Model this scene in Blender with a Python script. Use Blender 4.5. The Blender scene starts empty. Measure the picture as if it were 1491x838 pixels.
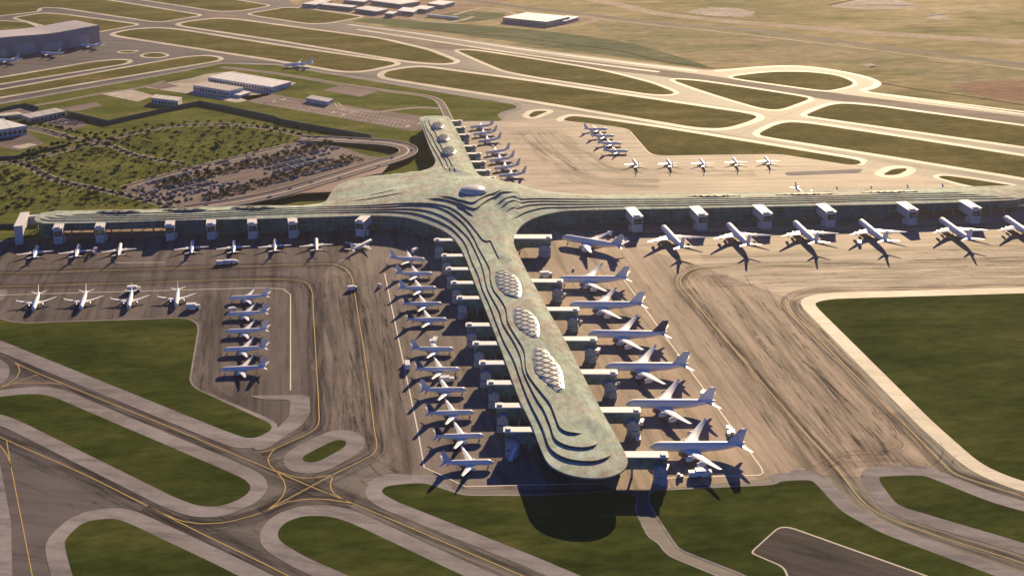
import bpy, bmesh, math, random
import numpy as np
from mathutils import Vector, Matrix
from mathutils.geometry import delaunay_2d_cdt
random.seed(7)
R = math.radians
# ------------------------------------------------------------------ camera
F, PITCH, HC, XC, YH = 1650.0, R(7.0), 447.0, 745.5, -284.0
YC = YH + F*math.tan(PITCH)
scene = bpy.context.scene
cam_d = bpy.data.cameras.new('camera'); cam = bpy.data.objects.new('camera', cam_d)
scene.collection.objects.link(cam); scene.camera = cam
cam.location = (0, 0, HC); cam.rotation_euler = (math.pi/2-PITCH, 0, 0)
cam_d.sensor_width = 36; cam_d.lens = 36*F/1491; cam_d.shift_y = -(419-YC)/1491
cam_d.clip_start = 1; cam_d.clip_end = 60000
# ------------------------------------------------------------------ light
def px_dir(px, py):
    a, b = px-XC, YC-py
    return Vector((a, b*math.sin(PITCH)+F*math.cos(PITCH), b*math.cos(PITCH)-F*math.sin(PITCH)))
sun_v = px_dir(1247, -1028).normalized()
ELEV = math.asin(sun_v.z); AZ = math.atan2(sun_v.x, sun_v.y)
world = bpy.data.worlds.new('World'); scene.world = world; world.use_nodes = True
wn = world.node_tree; wn.nodes.clear()
sky = wn.nodes.new('ShaderNodeTexSky'); sky.sky_type = 'NISHITA'; sky.sun_disc = False
sky.sun_elevation = ELEV; sky.sun_rotation = AZ; sky.air_density = 1.0; sky.dust_density = 0.0; sky.ozone_density = 5.0
bg = wn.nodes.new('ShaderNodeBackground'); bg.inputs['Strength'].default_value = 0.031
wo = wn.nodes.new('ShaderNodeOutputWorld')
tint = wn.nodes.new('ShaderNodeMix'); tint.data_type = 'RGBA'; tint.blend_type = 'MULTIPLY'; tint.inputs[0].default_value = 1; tint.inputs[7].default_value = (.46, .84, 1.75, 1)
wn.links.new(sky.outputs[0], tint.inputs[6]); wn.links.new(tint.outputs[2], bg.inputs[0]); wn.links.new(bg.outputs[0], wo.inputs[0])
sd = bpy.data.lights.new('sun', 'SUN'); sd.energy = 5.0; sd.angle = R(0.5); sd.color = (1.0, 0.765, 0.46)
so = bpy.data.objects.new('sun', sd); scene.collection.objects.link(so)
so.rotation_euler = (-sun_v).to_track_quat('-Z', 'Y').to_euler(); so.location = (0, 0, 900)
vs = scene.view_settings; vs.view_transform = 'Standard'; vs.look = 'None'; vs.gamma = 1; vs.use_curve_mapping = False
vs.exposure = 0.93
scene.render.engine = 'CYCLES'
scene.cycles.max_bounces = 6; scene.cycles.transparent_max_bounces = 24; scene.cycles.volume_bounces = 0
HAZE_D = 0.000022
# ------------------------------------------------------------------ geometry helpers
def U(px, py, h=0.0):
    d = px_dir(px, py); t = (h-HC)/d.z
    return Vector((d.x*t, d.y*t))
def W(pts, h=0.0): return [U(p[0], p[1], h) for p in pts]
def col_link(o): scene.collection.objects.link(o); return o
def tag(o, label=None, cat=None, group=None, kind=None):
    if label: o['label'] = label
    if cat: o['category'] = cat
    if group: o['group'] = group
    if kind: o['kind'] = kind
    return o
def empty(name, loc, rz=0, label=None, cat=None, group=None):
    o = bpy.data.objects.new(name, None); col_link(o); o.location = loc; o.rotation_euler = (0, 0, rz)
    o.empty_display_size = 2
    return tag(o, label, cat, group)
class MB:
    def __init__(s): s.v = []; s.f = []; s.m = []; s.uv = None
    def add(s, vs_, fs, mi=0):
        b = len(s.v); s.v += [tuple(v) for v in vs_]; s.f += [tuple(i+b for i in f) for f in fs]; s.m += [mi]*len(fs)
    def box(s, c, d, mi=0, rz=0.0, taper=1.0):
        x, y, z = d[0]/2, d[1]/2, d[2]/2; cs, sn = math.cos(rz), math.sin(rz); vv = []
        for dz in (-1, 1):
            k = taper if dz > 0 else 1
            for dx, dy in ((-1,-1),(1,-1),(1,1),(-1,1)):
                a, b = dx*x*k, dy*y*k
                vv.append((c[0]+a*cs-b*sn, c[1]+a*sn+b*cs, c[2]+dz*z))
        s.add(vv, [(3,2,1,0),(4,5,6,7),(0,1,5,4),(1,2,6,5),(2,3,7,6),(3,0,4,7)], mi)
    def prism(s, poly, z0, z1, mi=0, cap=True, mi_top=None):
        n = len(poly); a = sum(poly[i][0]*poly[(i+1)%n][1]-poly[(i+1)%n][0]*poly[i][1] for i in range(n))
        if a < 0: poly = poly[::-1]
        s.add([(p[0],p[1],z0) for p in poly]+[(p[0],p[1],z1) for p in poly],
              [(i,(i+1)%n,(i+1)%n+n,i+n) for i in range(n)], mi)
        if cap:
            s.add([(p[0],p[1],z1) for p in poly], [tuple(range(n))], mi if mi_top is None else mi_top)
            s.add([(p[0],p[1],z0) for p in poly], [tuple(range(n))[::-1]], mi)
    def lathe(s, st, n=14, mi=0, axis='x'):
        # st: (x, radius, zc, yc)
        vv = []; k = len(st)
        for (x, r, zc, yc) in st:
            for i in range(n):
                a = 2*math.pi*i/n; vv.append((x, yc+r*math.cos(a), zc+r*math.sin(a)))
        ff = [(j*n+i, j*n+(i+1)%n, (j+1)*n+(i+1)%n, (j+1)*n+i) for j in range(k-1) for i in range(n)]
        ff += [tuple(range(n))[::-1], tuple((k-1)*n+i for i in range(n))]
        s.add(vv, ff, mi)
    def loft(s, secs, mi=0):
        n = len(secs[0]); vv = [p for sec in secs for p in sec]
        ff = [(j*n+i, j*n+(i+1)%n, (j+1)*n+(i+1)%n, (j+1)*n+i) for j in range(len(secs)-1) for i in range(n)]
        ff += [tuple(range(n))[::-1], tuple((len(secs)-1)*n+i for i in range(n))]
        s.add(vv, ff, mi)
    def mesh(s, name, mats, smooth=False, fix=True):
        me = bpy.data.meshes.new(name); me.from_pydata(s.v, [], s.f)
        for m in (mats if isinstance(mats, (list, tuple)) else [mats]): me.materials.append(m)
        me.polygons.foreach_set('material_index', s.m)
        if fix:
            bm = bmesh.new(); bm.from_mesh(me); bmesh.ops.recalc_face_normals(bm, faces=bm.faces); bm.to_mesh(me); bm.free()
        if smooth:
            me.shade_smooth() if hasattr(me, 'shade_smooth') else None
            try: me.set_sharp_from_angle(angle=R(40))
            except Exception: pass
        me.update(); return me
    def build(s, name, mats, parent=None, smooth=False, fix=True):
        o = bpy.data.objects.new(name, s.mesh(name, mats, smooth, fix)); col_link(o)
        if parent: o.parent = parent
        return o
# ------------------------------------------------------------------ materials
def new_mat(name):
    m = bpy.data.materials.new(name); m.use_nodes = True; nt = m.node_tree
    return m, nt, nt.nodes['Principled BSDF']
def nd(nt, t, **k):
    n = nt.nodes.new(t)
    for a, b in k.items():
        if a in n.inputs: n.inputs[a].default_value = b
        else: setattr(n, a, b)
    return n
def c4(c): return (c[0], c[1], c[2], 1)
def pos_noise(nt, scale, stretch=1.0, ang=0.0, detail=5, rough=.6, coord='world', dist=0.0):
    if coord == 'world': src = nd(nt, 'ShaderNodeNewGeometry').outputs['Position']
    elif coord == 'uv': src = nd(nt, 'ShaderNodeTexCoord').outputs['UV']
    else: src = nd(nt, 'ShaderNodeTexCoord').outputs['Object']
    r = nd(nt, 'ShaderNodeVectorRotate'); r.rotation_type = 'Z_AXIS'; r.inputs['Angle'].default_value = -ang
    mp = nd(nt, 'ShaderNodeMapping'); mp.inputs['Scale'].default_value = (scale/stretch, scale, scale)
    nz = nd(nt, 'ShaderNodeTexNoise'); nz.inputs['Scale'].default_value = 1; nz.inputs['Detail'].default_value = detail
    nz.inputs['Roughness'].default_value = rough; nz.inputs['Distortion'].default_value = dist
    nt.links.new(src, r.inputs['Vector']); nt.links.new(r.outputs[0], mp.inputs[0]); nt.links.new(mp.outputs[0], nz.inputs['Vector'])
    return nz.outputs['Fac']
def ramp(nt, fac, stops):
    r = nd(nt, 'ShaderNodeValToRGB'); e = r.color_ramp.elements
    while len(e) < len(stops): e.new(.5)
    for i, (p, c) in enumerate(stops): e[i].position = p; e[i].color = c4(c) if not isinstance(c, float) else (c, c, c, 1)
    nt.links.new(fac, r.inputs[0]); return r.outputs[0]
def mix(nt, f, a, b, mode='MIX'):
    m = nd(nt, 'ShaderNodeMix'); m.data_type = 'RGBA'; m.blend_type = mode
    for sock, v in ((m.inputs[0], f), (m.inputs[6], a), (m.inputs[7], b)):
        if isinstance(v, (float, int)): sock.default_value = v
        elif isinstance(v, tuple): sock.default_value = c4(v)
        else: nt.links.new(v, sock)
    return m.outputs[2]
def plain(name, c, rough=.6, metal=0.0, spec=.5, var=.12, scale=.3):
    m, nt, b = new_mat(name); b.inputs['Roughness'].default_value = rough; b.inputs['Metallic'].default_value = metal
    b.inputs['Specular IOR Level'].default_value = spec
    f = pos_noise(nt, scale, coord='object')
    lo = tuple(x*(1-var) for x in c); hi = tuple(min(1, x*(1+var)) for x in c)
    nt.links.new(ramp(nt, f, [(.3, lo), (.7, hi)]), b.inputs['Base Color'])
    return m
def tarmac(name, c, ang, streak=.5, rough=.62, stretch=14.0, spec=.10, rgh=.92):
    m, nt, b = new_mat(name)
    big = ramp(nt, pos_noise(nt, .012, 1.5, ang, 6, .65), [(.32, tuple(x*.72 for x in c)), (.55, c), (.75, tuple(x*1.22 for x in c))])
    st = ramp(nt, pos_noise(nt, .09, stretch, ang, 6, .7, dist=.3), [(.36, .35), (.52, 1.0), (.68, 1.22)])
    fine = ramp(nt, pos_noise(nt, .5, 2.5, ang, 4, .7), [(.3, .84), (.7, 1.1)])
    x = mix(nt, streak, big, mix(nt, 1.0, big, st, 'MULTIPLY'))
    x = mix(nt, .8, x, mix(nt, 1.0, x, fine, 'MULTIPLY'))
    # concrete slab joints
    br = nd(nt, 'ShaderNodeTexBrick'); br.offset = 0; br.inputs['Scale'].default_value = 1
    br.inputs['Mortar Size'].default_value = .14; br.inputs['Mortar Smooth'].default_value = .5
    br.inputs['Brick Width'].default_value = 15; br.inputs['Row Height'].default_value = 15
    br.inputs['Color1'].default_value = (1,1,1,1); br.inputs['Color2'].default_value = (.9,.9,.9,1); br.inputs['Mortar'].default_value = (.68,.68,.68,1)
    g = nd(nt, 'ShaderNodeNewGeometry'); r = nd(nt, 'ShaderNodeVectorRotate'); r.rotation_type = 'Z_AXIS'; r.inputs['Angle'].default_value = -ang
    nt.links.new(g.outputs['Position'], r.inputs['Vector']); nt.links.new(r.outputs[0], br.inputs['Vector'])
    x = mix(nt, .6, x, mix(nt, 1.0, x, br.outputs['Color'], 'MULTIPLY'))
    nt.links.new(x, b.inputs['Base Color'])
    b.inputs['Roughness'].default_value = rgh; b.inputs['Specular IOR Level'].default_value = spec
    return m
def grass_mat(name, a, b_, c, scale=.02, ang=.1):
    m, nt, b = new_mat(name)
    f = pos_noise(nt, scale, 3.0, ang, 8, .68)
    g = pos_noise(nt, scale*7, 2.5, ang, 6, .72)
    x = ramp(nt, f, [(.33, a), (.52, b_), (.72, c)])
    y = ramp(nt, g, [(.3, .62), (.7, 1.35)])
    x = mix(nt, 1.0, x, y, 'MULTIPLY')
    nt.links.new(x, b.inputs['Base Color']); b.inputs['Roughness'].default_value = 1.0; b.inputs['Specular IOR Level'].default_value = .0
    return m
PD = (U(413+40, -284+600)-U(413+.0, 0)).normalized()
pier_dir = (U(905-0, 400)-U(1059, 613)).normalized()        # away from the camera
PANG = math.atan2(pier_dir.y, pier_dir.x)
M = {}
M['tar'] = tarmac('asphalt', (.098, .082, .083), R(-8), .7, spec=.26, rgh=.72)
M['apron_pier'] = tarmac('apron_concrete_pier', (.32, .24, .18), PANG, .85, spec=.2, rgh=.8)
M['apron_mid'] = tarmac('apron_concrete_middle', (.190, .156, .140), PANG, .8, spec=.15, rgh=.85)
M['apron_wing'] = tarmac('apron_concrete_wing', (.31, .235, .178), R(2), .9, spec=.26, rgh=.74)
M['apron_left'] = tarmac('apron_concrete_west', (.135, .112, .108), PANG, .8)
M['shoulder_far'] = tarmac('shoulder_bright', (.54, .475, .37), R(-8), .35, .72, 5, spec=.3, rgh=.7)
M['shoulder'] = tarmac('shoulder_concrete', (.275, .250, .248), R(-8), .55, .7, 5)
M['edge'] = plain('edge_concrete', (.42, .38, .32), .8)
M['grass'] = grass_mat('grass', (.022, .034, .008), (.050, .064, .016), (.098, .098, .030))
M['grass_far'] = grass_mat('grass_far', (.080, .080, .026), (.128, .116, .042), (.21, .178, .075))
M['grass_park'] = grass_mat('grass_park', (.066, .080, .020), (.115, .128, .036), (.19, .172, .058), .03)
M['terrain'] = grass_mat('dry_plain', (.15, .165, .070), (.33, .275, .15), (.50, .42, .26), .006)
M['field_green'] = grass_mat('field_green', (.10, .125, .07), (.15, .165, .095), (.22, .20, .12), .012)
M['dirt_red'] = grass_mat('dirt_red', (.22, .14, .095), (.30, .20, .135), (.38, .28, .19), .012)
M['pale'] = grass_mat('pale_ground', (.34, .29, .23), (.46, .41, .34), (.58, .52, .44), .03)
M['road'] = tarmac('road_asphalt', (.115, .095, .09), R(10), .3)
M['lot'] = tarmac('parking_asphalt', (.19, .145, .14), R(20), .3)
M['paving'] = tarmac('forecourt_paving', (.36, .26, .22), R(20), .2, .75)
M['white'] = plain('white_cladding', (.55, .54, .52), .5, var=.05)
M['whitepaint'] = plain('aircraft_white', (.76, .75, .73), .32, var=.03, scale=.1)
M['greypaint'] = plain('aircraft_grey', (.58, .60, .63), .38, var=.04)
M['navy'] = plain('navy_paint', (.015, .022, .085), .4)
M['teal_paint'] = plain('teal_paint', (.03, .10, .16), .4)
M['dark'] = plain('dark_rubber', (.02, .02, .022), .7)
M['glass_dark'] = plain('dark_glass', (.02, .035, .04), .15, spec=.8)
M['cab_grey'] = plain('bridge_grey', (.33, .36, .40), .55, var=.3, scale=.5)
M['yellow'] = plain('yellow_line', (.46, .31, .08), .8)
M['whiteline'] = plain('white_line', (.62, .56, .46), .7)
M['trunk'] = plain('bark', (.09, .065, .045), .9)
M['roof_white'] = plain('white_roof', (.66, .64, .61), .6, var=.06, scale=.05)
M['wall_grey'] = plain('grey_wall', (.30, .30, .31), .7, var=.15, scale=.08)
M['frame_dark'] = plain('dark_frame', (.19, .23, .21), .6)
M['fence'] = plain('green_fence', (.045, .085, .075), .7)
M['red'] = plain('red_paint', (.35, .05, .03), .5)
M['ochre'] = plain('ochre_paint', (.5, .32, .05), .5)
def leaf_mat(name, c, v=.45):
    m, nt, b = new_mat(name)
    oi = nd(nt, 'ShaderNodeObjectInfo')
    f = pos_noise(nt, .6, coord='object')
    x = ramp(nt, f, [(.3, tuple(k*(1-v) for k in c)), (.7, tuple(k*(1+v) for k in c))])
    y = ramp(nt, oi.outputs['Random'], [(0, .7), (1, 1.3)])
    nt.links.new(mix(nt, 1.0, x, y, 'MULTIPLY'), b.inputs['Base Color'])
    b.inputs['Roughness'].default_value = .8; b.inputs['Specular IOR Level'].default_value = .2
    return m
M['leaf_a'] = leaf_mat('dark_leaves', (.040, .055, .022))
M['leaf_b'] = leaf_mat('olive_leaves', (.105, .095, .028))
M['leaf_c'] = leaf_mat('shrub_leaves', (.060, .070, .024))
# roof: weathered green and tan
def roof_material():
    m, nt, b = new_mat('weathered_green_roof')
    f1 = pos_noise(nt, .035, 3.0, R(25), 8, .68, dist=.5); f2 = pos_noise(nt, .12, 2.0, R(100), 6, .7); f3 = pos_noise(nt, .5, 3, R(100), 4, .7)
    x = ramp(nt, f1, [(.38, (.27, .215, .165)), (.46, (.38, .39, .31)), (.53, (.24, .335, .26)), (.66, (.50, .585, .48))])
    y = ramp(nt, f2, [(.37, (.25, .19, .15)), (.5, (.35, .40, .32)), (.64, (.57, .63, .53))])
    x = mix(nt, .42, x, y)
    x = mix(nt, .8, x, mix(nt, 1.0, x, ramp(nt, f3, [(.3, .72), (.7, 1.18)]), 'MULTIPLY'))
    nt.links.new(x, b.inputs['Base Color']); b.inputs['Roughness'].default_value = .85; b.inputs['Specular IOR Level'].default_value = .2
    return m
M['roof'] = roof_material()
M['riser'] = plain('roof_step_painted_shade', (.06, .065, .055), .8)  # shade on the upright step faces painted as near-black colour; skylight rims share it
def facade_material(name, c):
    m, nt, b = new_mat(name)
    f = pos_noise(nt, .08, 1, 0, 5, .7)
    x = ramp(nt, f, [(.35, tuple(k*.45 for k in c)), (.65, tuple(k*1.5 for k in c))])
    nt.links.new(x, b.inputs['Base Color']); b.inputs['Roughness'].default_value = .22; b.inputs['Specular IOR Level'].default_value = .7
    return m
M['facade'] = facade_material('teal_glass_facade', (.085, .16, .145))
M['panel_green'] = facade_material('bridge_green_panel', (.17, .23, .18))
# rubber stains laid along taxi lines
def stain_material(name, strength, c=(.035, .030, .030)):
    m, nt, b = new_mat(name)
    b.inputs['Base Color'].default_value = c4(c); b.inputs['Roughness'].default_value = .95; b.inputs['Specular IOR Level'].default_value = .05
    tc = nd(nt, 'ShaderNodeTexCoord'); sx = nd(nt, 'ShaderNodeSeparateXYZ'); nt.links.new(tc.outputs['UV'], sx.inputs[0])
    n1 = pos_noise(nt, 1.0, 1, 0, 6, .7, coord='uv')
    mp = nd(nt, 'ShaderNodeMapping'); mp.inputs['Scale'].default_value = (.018, 7, 1)
    nz = nd(nt, 'ShaderNodeTexNoise'); nz.inputs['Scale'].default_value = 1; nz.inputs['Detail'].default_value = 6; nz.inputs['Roughness'].default_value = .65
    nt.links.new(tc.outputs['UV'], mp.inputs[0]); nt.links.new(mp.outputs[0], nz.inputs['Vector'])
    prof = ramp(nt, sx.outputs['Y'], [(0.0, 0.0), (.22, .55), (.40, 1.0), (.5, .6), (.6, 1.0), (.78, .55), (1.0, 0.0)])
    f = ramp(nt, nz.outputs['Fac'], [(.40, 0.0), (.66, strength)])
    a = mix(nt, 1.0, prof, f, 'MULTIPLY')
    nt.links.new(a, b.inputs['Alpha'])
    return m
M['stain'] = stain_material('rubber_stain', .72, (.026, .024, .027))
M['stain_soft'] = stain_material('soft_stain', .36, (.05, .042, .04))
def tyre_material():
    m, nt, b = new_mat('tyre_rubber'); b.inputs['Base Color'].default_value = (.022, .020, .024, 1); b.inputs['Roughness'].default_value = .95; b.inputs['Specular IOR Level'].default_value = .05
    n = pos_noise(nt, .12, 2.5, PANG, 6, .7); sx = nd(nt, 'ShaderNodeSeparateXYZ'); nt.links.new(nd(nt, 'ShaderNodeTexCoord').outputs['UV'], sx.inputs[0])
    prof = ramp(nt, sx.outputs['Y'], [(0.0, 0.0), (.3, 1.0), (.7, 1.0), (1.0, 0.0)])
    nt.links.new(mix(nt, 1.0, prof, ramp(nt, n, [(.44, 0.0), (.68, .5)]), 'MULTIPLY'), b.inputs['Alpha'])
    return m
M['tyre'] = tyre_material()
# ------------------------------------------------------------------ flat sheets
def fillet(P, rs, n=6):
    out = []; N = len(P)
    for i in range(N):
        p, a, b = P[i], P[i-1], P[(i+1) % N]; r = rs[i]
        la, lb = (a-p).length, (b-p).length; ta, tb = min(r, .45*la), min(r, .45*lb)
        if r <= 0 or la < .1 or lb < .1: out.append(p.copy()); continue
        A = p+(a-p)*(ta/la); B = p+(b-p)*(tb/lb)
        for k in range(n+1):
            t = k/n; out.append(A*(1-t)**2+p*2*t*(1-t)+B*t*t)
    return out
def smooth_line(P, step=6.0):
    # Catmull-Rom, resampled
    out = []; N = len(P)
    for i in range(N-1):
        p0 = P[max(i-1, 0)]; p1 = P[i]; p2 = P[i+1]; p3 = P[min(i+2, N-1)]
        n = max(2, int((p2-p1).length/step))
        n = min(n, 60)
        # centripetal-ish: limit tangents
        t1 = (p2-p0)*.5; t2 = (p3-p1)*.5; L = (p2-p1).length
        if t1.length > L: t1 *= L/t1.length
        if t2.length > L: t2 *= L/t2.length
        for k in range(n):
            t = k/n; out.append(p1*(2*t**3-3*t*t+1)+t1*(t**3-2*t*t+t)+p2*(-2*t**3+3*t*t)+t2*(t**3-t*t))
    out.append(P[-1].copy()); return out
def area(P): return sum(P[i].x*P[(i+1) % len(P)].y-P[(i+1) % len(P)].x*P[i].y for i in range(len(P)))/2
def sheet(name, P, z, mat, kind='structure', thick=0):
    if area(P) < 0: P = P[::-1]
    mb = MB(); mb.add([(p.x, p.y, z) for p in P], [tuple(range(len(P)))])
    o = mb.build(name, mat, fix=False); tag(o, kind=kind); return o
def ribbon(name, P, w, z, mat, kind='structure', step=8.0, smooth=True, mb=None, closed=False):
    if smooth: P = smooth_line(P, step)
    n = len(P); vv = []; uv = []; s = 0
    for i, p in enumerate(P):
        t = (P[min(i+1, n-1)]-P[max(i-1, 0)]).normalized(); nn = Vector((-t.y, t.x))
        if i: s += (p-P[i-1]).length
        vv += [(p.x-nn.x*w/2, p.y-nn.y*w/2, z), (p.x+nn.x*w/2, p.y+nn.y*w/2, z)]; uv += [(s, 0), (s, 1)]
    ff = [(2*i, 2*i+2, 2*i+3, 2*i+1) for i in range(n-1)]
    own = mb is None
    if own: mb = MB()
    base = len(mb.v); mb.add(vv, ff)
    if mb.uv is None: mb.uv = []
    mb.uv += uv
    if own: return ribbon_build(mb, name, mat, kind)
def ribbon_build(mb, name, mat, kind='structure', parent=None):
    o = mb.build(name, mat, fix=False, parent=parent); me = o.data; ul = me.uv_layers.new(name='UVMap')
    for lp in me.loops: ul.data[lp.index].uv = mb.uv[lp.vertex_index]
    if kind: tag(o, kind=kind)
    return o
Z_PAVE, Z_APRON, Z_STAIN, Z_LINE, Z_SH, Z_GRASS, Z_LOT, Z_LOTLINE = .05, .10, .14, .18, .20, .26, .32, .38
def grass_poly(pts, w=14, r=18, mat='grass', name='grass_field', sh=None):
    sh = sh or ('shoulder_far' if mat == 'grass_far' else 'shoulder')
    ws = [p[2] if len(p) > 2 else w for p in pts]; P0 = W(pts)
    if area(P0) < 0: P0 = P0[::-1]; ws = ws[::-1]
    rs = [(p if isinstance(r, (int, float)) else r) and r for p in pts] if isinstance(r, (int, float)) else r
    # fillet carrying widths
    P = []; Wd = []; N = len(P0)
    for i in range(N):
        p, a, b = P0[i], P0[i-1], P0[(i+1) % N]; la, lb = (a-p).length, (b-p).length
        ta, tb = min(r, .42*la), min(r, .42*lb); A = p+(a-p)*(ta/la); B = p+(b-p)*(tb/lb)
        for k in range(9):
            t = k/8; P.append(A*(1-t)**2+p*2*t*(1-t)+B*t*t); Wd.append(ws[i])
    n = len(P); outp = []
    for i in range(n):
        t = (P[(i+1) % n]-P[i-1]); t = t.normalized() if t.length > 1e-6 else Vector((1, 0)); nn = Vector((t.y, -t.x)); outp.append(P[i]+nn*Wd[i])
    mb = MB(); mb.add([(p.x, p.y, Z_GRASS) for p in P], [tuple(range(n))]); o = mb.build(name, M[mat], fix=False); tag(o, kind='structure')
    mb = MB(); vv = [(p.x, p.y, Z_SH+.02) for p in P]+[(p.x, p.y, Z_SH-.03) for p in outp]
    mb.add(vv, [(i, i+n, (i+1) % n+n, (i+1) % n) for i in range(n)])
    tag(mb.build('pavement_shoulder', M[sh], fix=False), kind='structure')
    return P
# ------------------------------------------------------------------ terrain and paving
mb = MB(); S = 30000
mb.add([(-S,-3000,0),(S,-3000,0),(S,S,0),(-S,S,0)], [(0,1,2,3)])
tag(mb.build('terrain', M['terrain'], fix=False), kind='structure')
pave = [(-700,-25),(395,-25),(428,8),(470,22),(507,33),(585,43),(670,55),(760,68.5),(900,87),(1028,102),(1091,99),(1130,96.5),(1170,97),(1215,102),(1260,111),
        (1281,120),(1278,127),(1262,133),(1491,167),(2300,265),(2600,900),(-900,900)]
sheet('airfield_pavement', W(pave), Z_PAVE, M['tar'])
# aprons with their own wear direction
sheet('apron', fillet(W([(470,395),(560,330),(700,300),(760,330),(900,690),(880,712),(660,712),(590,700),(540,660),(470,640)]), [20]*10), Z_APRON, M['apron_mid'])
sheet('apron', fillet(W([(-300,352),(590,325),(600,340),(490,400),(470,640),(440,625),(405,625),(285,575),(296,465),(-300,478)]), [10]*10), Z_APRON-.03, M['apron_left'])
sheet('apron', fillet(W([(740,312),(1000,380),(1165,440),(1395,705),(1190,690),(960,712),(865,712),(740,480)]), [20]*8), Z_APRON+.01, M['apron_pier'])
sheet('apron', fillet(W([(700,300),(1800,285),(1800,425),(1150,437),(990,400),(760,340)]), [10]*6), Z_APRON-.02, M['apron_wing'])
sheet('apron', fillet(W([(655,174),(727,176),(820,172),(905,183),(950,226),(1135,223),(1300,250),(1500,280),(1500,292),(760,300),(700,262)]), [14]*11), Z_APRON-.01, M['apron_wing'])
# runway with paler surface, far
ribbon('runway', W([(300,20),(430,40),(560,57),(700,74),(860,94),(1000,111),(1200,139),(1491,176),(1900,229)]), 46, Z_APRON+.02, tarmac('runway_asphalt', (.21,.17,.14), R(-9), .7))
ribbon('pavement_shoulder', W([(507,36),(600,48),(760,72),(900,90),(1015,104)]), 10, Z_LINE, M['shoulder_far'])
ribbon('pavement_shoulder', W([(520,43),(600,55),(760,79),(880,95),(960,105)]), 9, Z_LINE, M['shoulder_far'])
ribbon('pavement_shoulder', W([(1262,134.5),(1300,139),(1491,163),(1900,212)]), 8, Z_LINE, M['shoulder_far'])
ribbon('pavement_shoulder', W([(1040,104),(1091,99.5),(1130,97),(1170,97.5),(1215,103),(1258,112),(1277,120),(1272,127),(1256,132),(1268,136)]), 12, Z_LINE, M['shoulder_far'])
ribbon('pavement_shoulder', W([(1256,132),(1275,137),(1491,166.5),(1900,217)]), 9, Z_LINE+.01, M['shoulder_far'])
# grass islands
G = grass_poly
G([(-200,400,1.5),(21.5,471,1.5),(272,463,1.5),(289,473,1.5),(274,561,1.5),(404,621,4),(368,641),(325,626),(0,495),(-200,415)], 13, 14)
G([(-40,598),(-20,580),(40,573),(72,575),(161,613),(357,697),(367,710),(355,724),(322,737),(290,737),(255,724),(30,613),(0,602)], 11, 14)
G([(94,785),(121,759),(161,754),(183,759),(322,825),(480,905),(125,905),(106,838),(95,800)], 11, 14)
G([(403.6,774),(415,760),(442,750.5),(482,751),(514,762),(675,838),(820,905),(660,905),(509,838),(447,811.6),(407,788)], 11, 14)
G([(554,716),(562,707,13),(616,702,10),(675,721.7,1.5),(780,721.5,1.5),(910,715,1.5),(924,721,1.5),(928,731,1.5),(922,739,1.5),(942.5,782,1.5),(956,789,1.5),(967,803.6,1.5),
   (976,811,1.5),(1042,838,1.5),(1190,905,1.5),(1010,905),(846,838),(780,810),(573,728)], 11, 8)
G([(945,722,1.5),(950,714.5,1.5),(1128,706,2),(1137,700,9),(1180,698.4,12),(1188,704),(1225,744.5),(1279,774),(1448,838),(1640,905),(1260,905,1.5),(1087,838,1.5),(1077,833,1.5),(991,799.6,1.5),(983,790,1.5),(948,736,1.5)], 11, 8)
G([(1278,697),(1285,693),(1343,691.6),(1360,697.6),(1440,730),(1491,744.5),(1700,800),(1700,860),(1491,790),(1311,737),(1299,726)], 12, 10)
G([(1185,443),(1193,438.5),(1214,435),(1491,427),(1900,412),(2100,800),(1491,702),(1430,677),(1360,615.7)], 13, 14, sh='shoulder_far')
G([(440,664),(488,640),(504,641),(504,650),(461,673.5),(442,672)], 13, 9)
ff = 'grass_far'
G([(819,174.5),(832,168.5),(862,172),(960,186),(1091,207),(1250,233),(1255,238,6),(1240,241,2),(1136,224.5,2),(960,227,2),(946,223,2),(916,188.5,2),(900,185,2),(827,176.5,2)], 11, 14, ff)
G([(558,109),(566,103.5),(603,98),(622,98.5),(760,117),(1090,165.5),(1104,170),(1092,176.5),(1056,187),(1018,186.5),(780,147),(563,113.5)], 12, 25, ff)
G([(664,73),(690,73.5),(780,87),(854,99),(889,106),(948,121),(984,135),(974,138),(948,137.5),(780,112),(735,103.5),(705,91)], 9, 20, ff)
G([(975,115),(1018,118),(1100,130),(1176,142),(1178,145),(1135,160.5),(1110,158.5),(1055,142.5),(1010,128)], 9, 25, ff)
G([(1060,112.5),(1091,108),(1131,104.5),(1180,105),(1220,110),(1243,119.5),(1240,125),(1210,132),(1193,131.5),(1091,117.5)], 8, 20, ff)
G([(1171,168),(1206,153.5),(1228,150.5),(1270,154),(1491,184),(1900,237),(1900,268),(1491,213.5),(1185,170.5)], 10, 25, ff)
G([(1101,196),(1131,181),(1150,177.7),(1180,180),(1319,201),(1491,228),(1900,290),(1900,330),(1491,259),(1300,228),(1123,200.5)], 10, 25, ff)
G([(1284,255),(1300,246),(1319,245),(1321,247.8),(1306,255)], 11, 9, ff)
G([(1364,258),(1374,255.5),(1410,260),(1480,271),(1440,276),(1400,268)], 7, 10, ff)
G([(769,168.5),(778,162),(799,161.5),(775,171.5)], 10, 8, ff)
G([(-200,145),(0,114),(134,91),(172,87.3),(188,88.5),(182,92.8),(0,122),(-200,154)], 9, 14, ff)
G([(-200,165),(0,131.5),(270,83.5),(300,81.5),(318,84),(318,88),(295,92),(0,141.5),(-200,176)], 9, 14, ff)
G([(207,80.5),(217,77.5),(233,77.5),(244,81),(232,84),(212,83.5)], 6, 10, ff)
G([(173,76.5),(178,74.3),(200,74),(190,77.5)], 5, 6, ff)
G([(165,49.5),(190,43.5),(228,41),(262,44),(400,66),(583,92.3),(530,103.5),(500,104),(400,87),(174,52.5)], 11, 25, ff)
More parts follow.
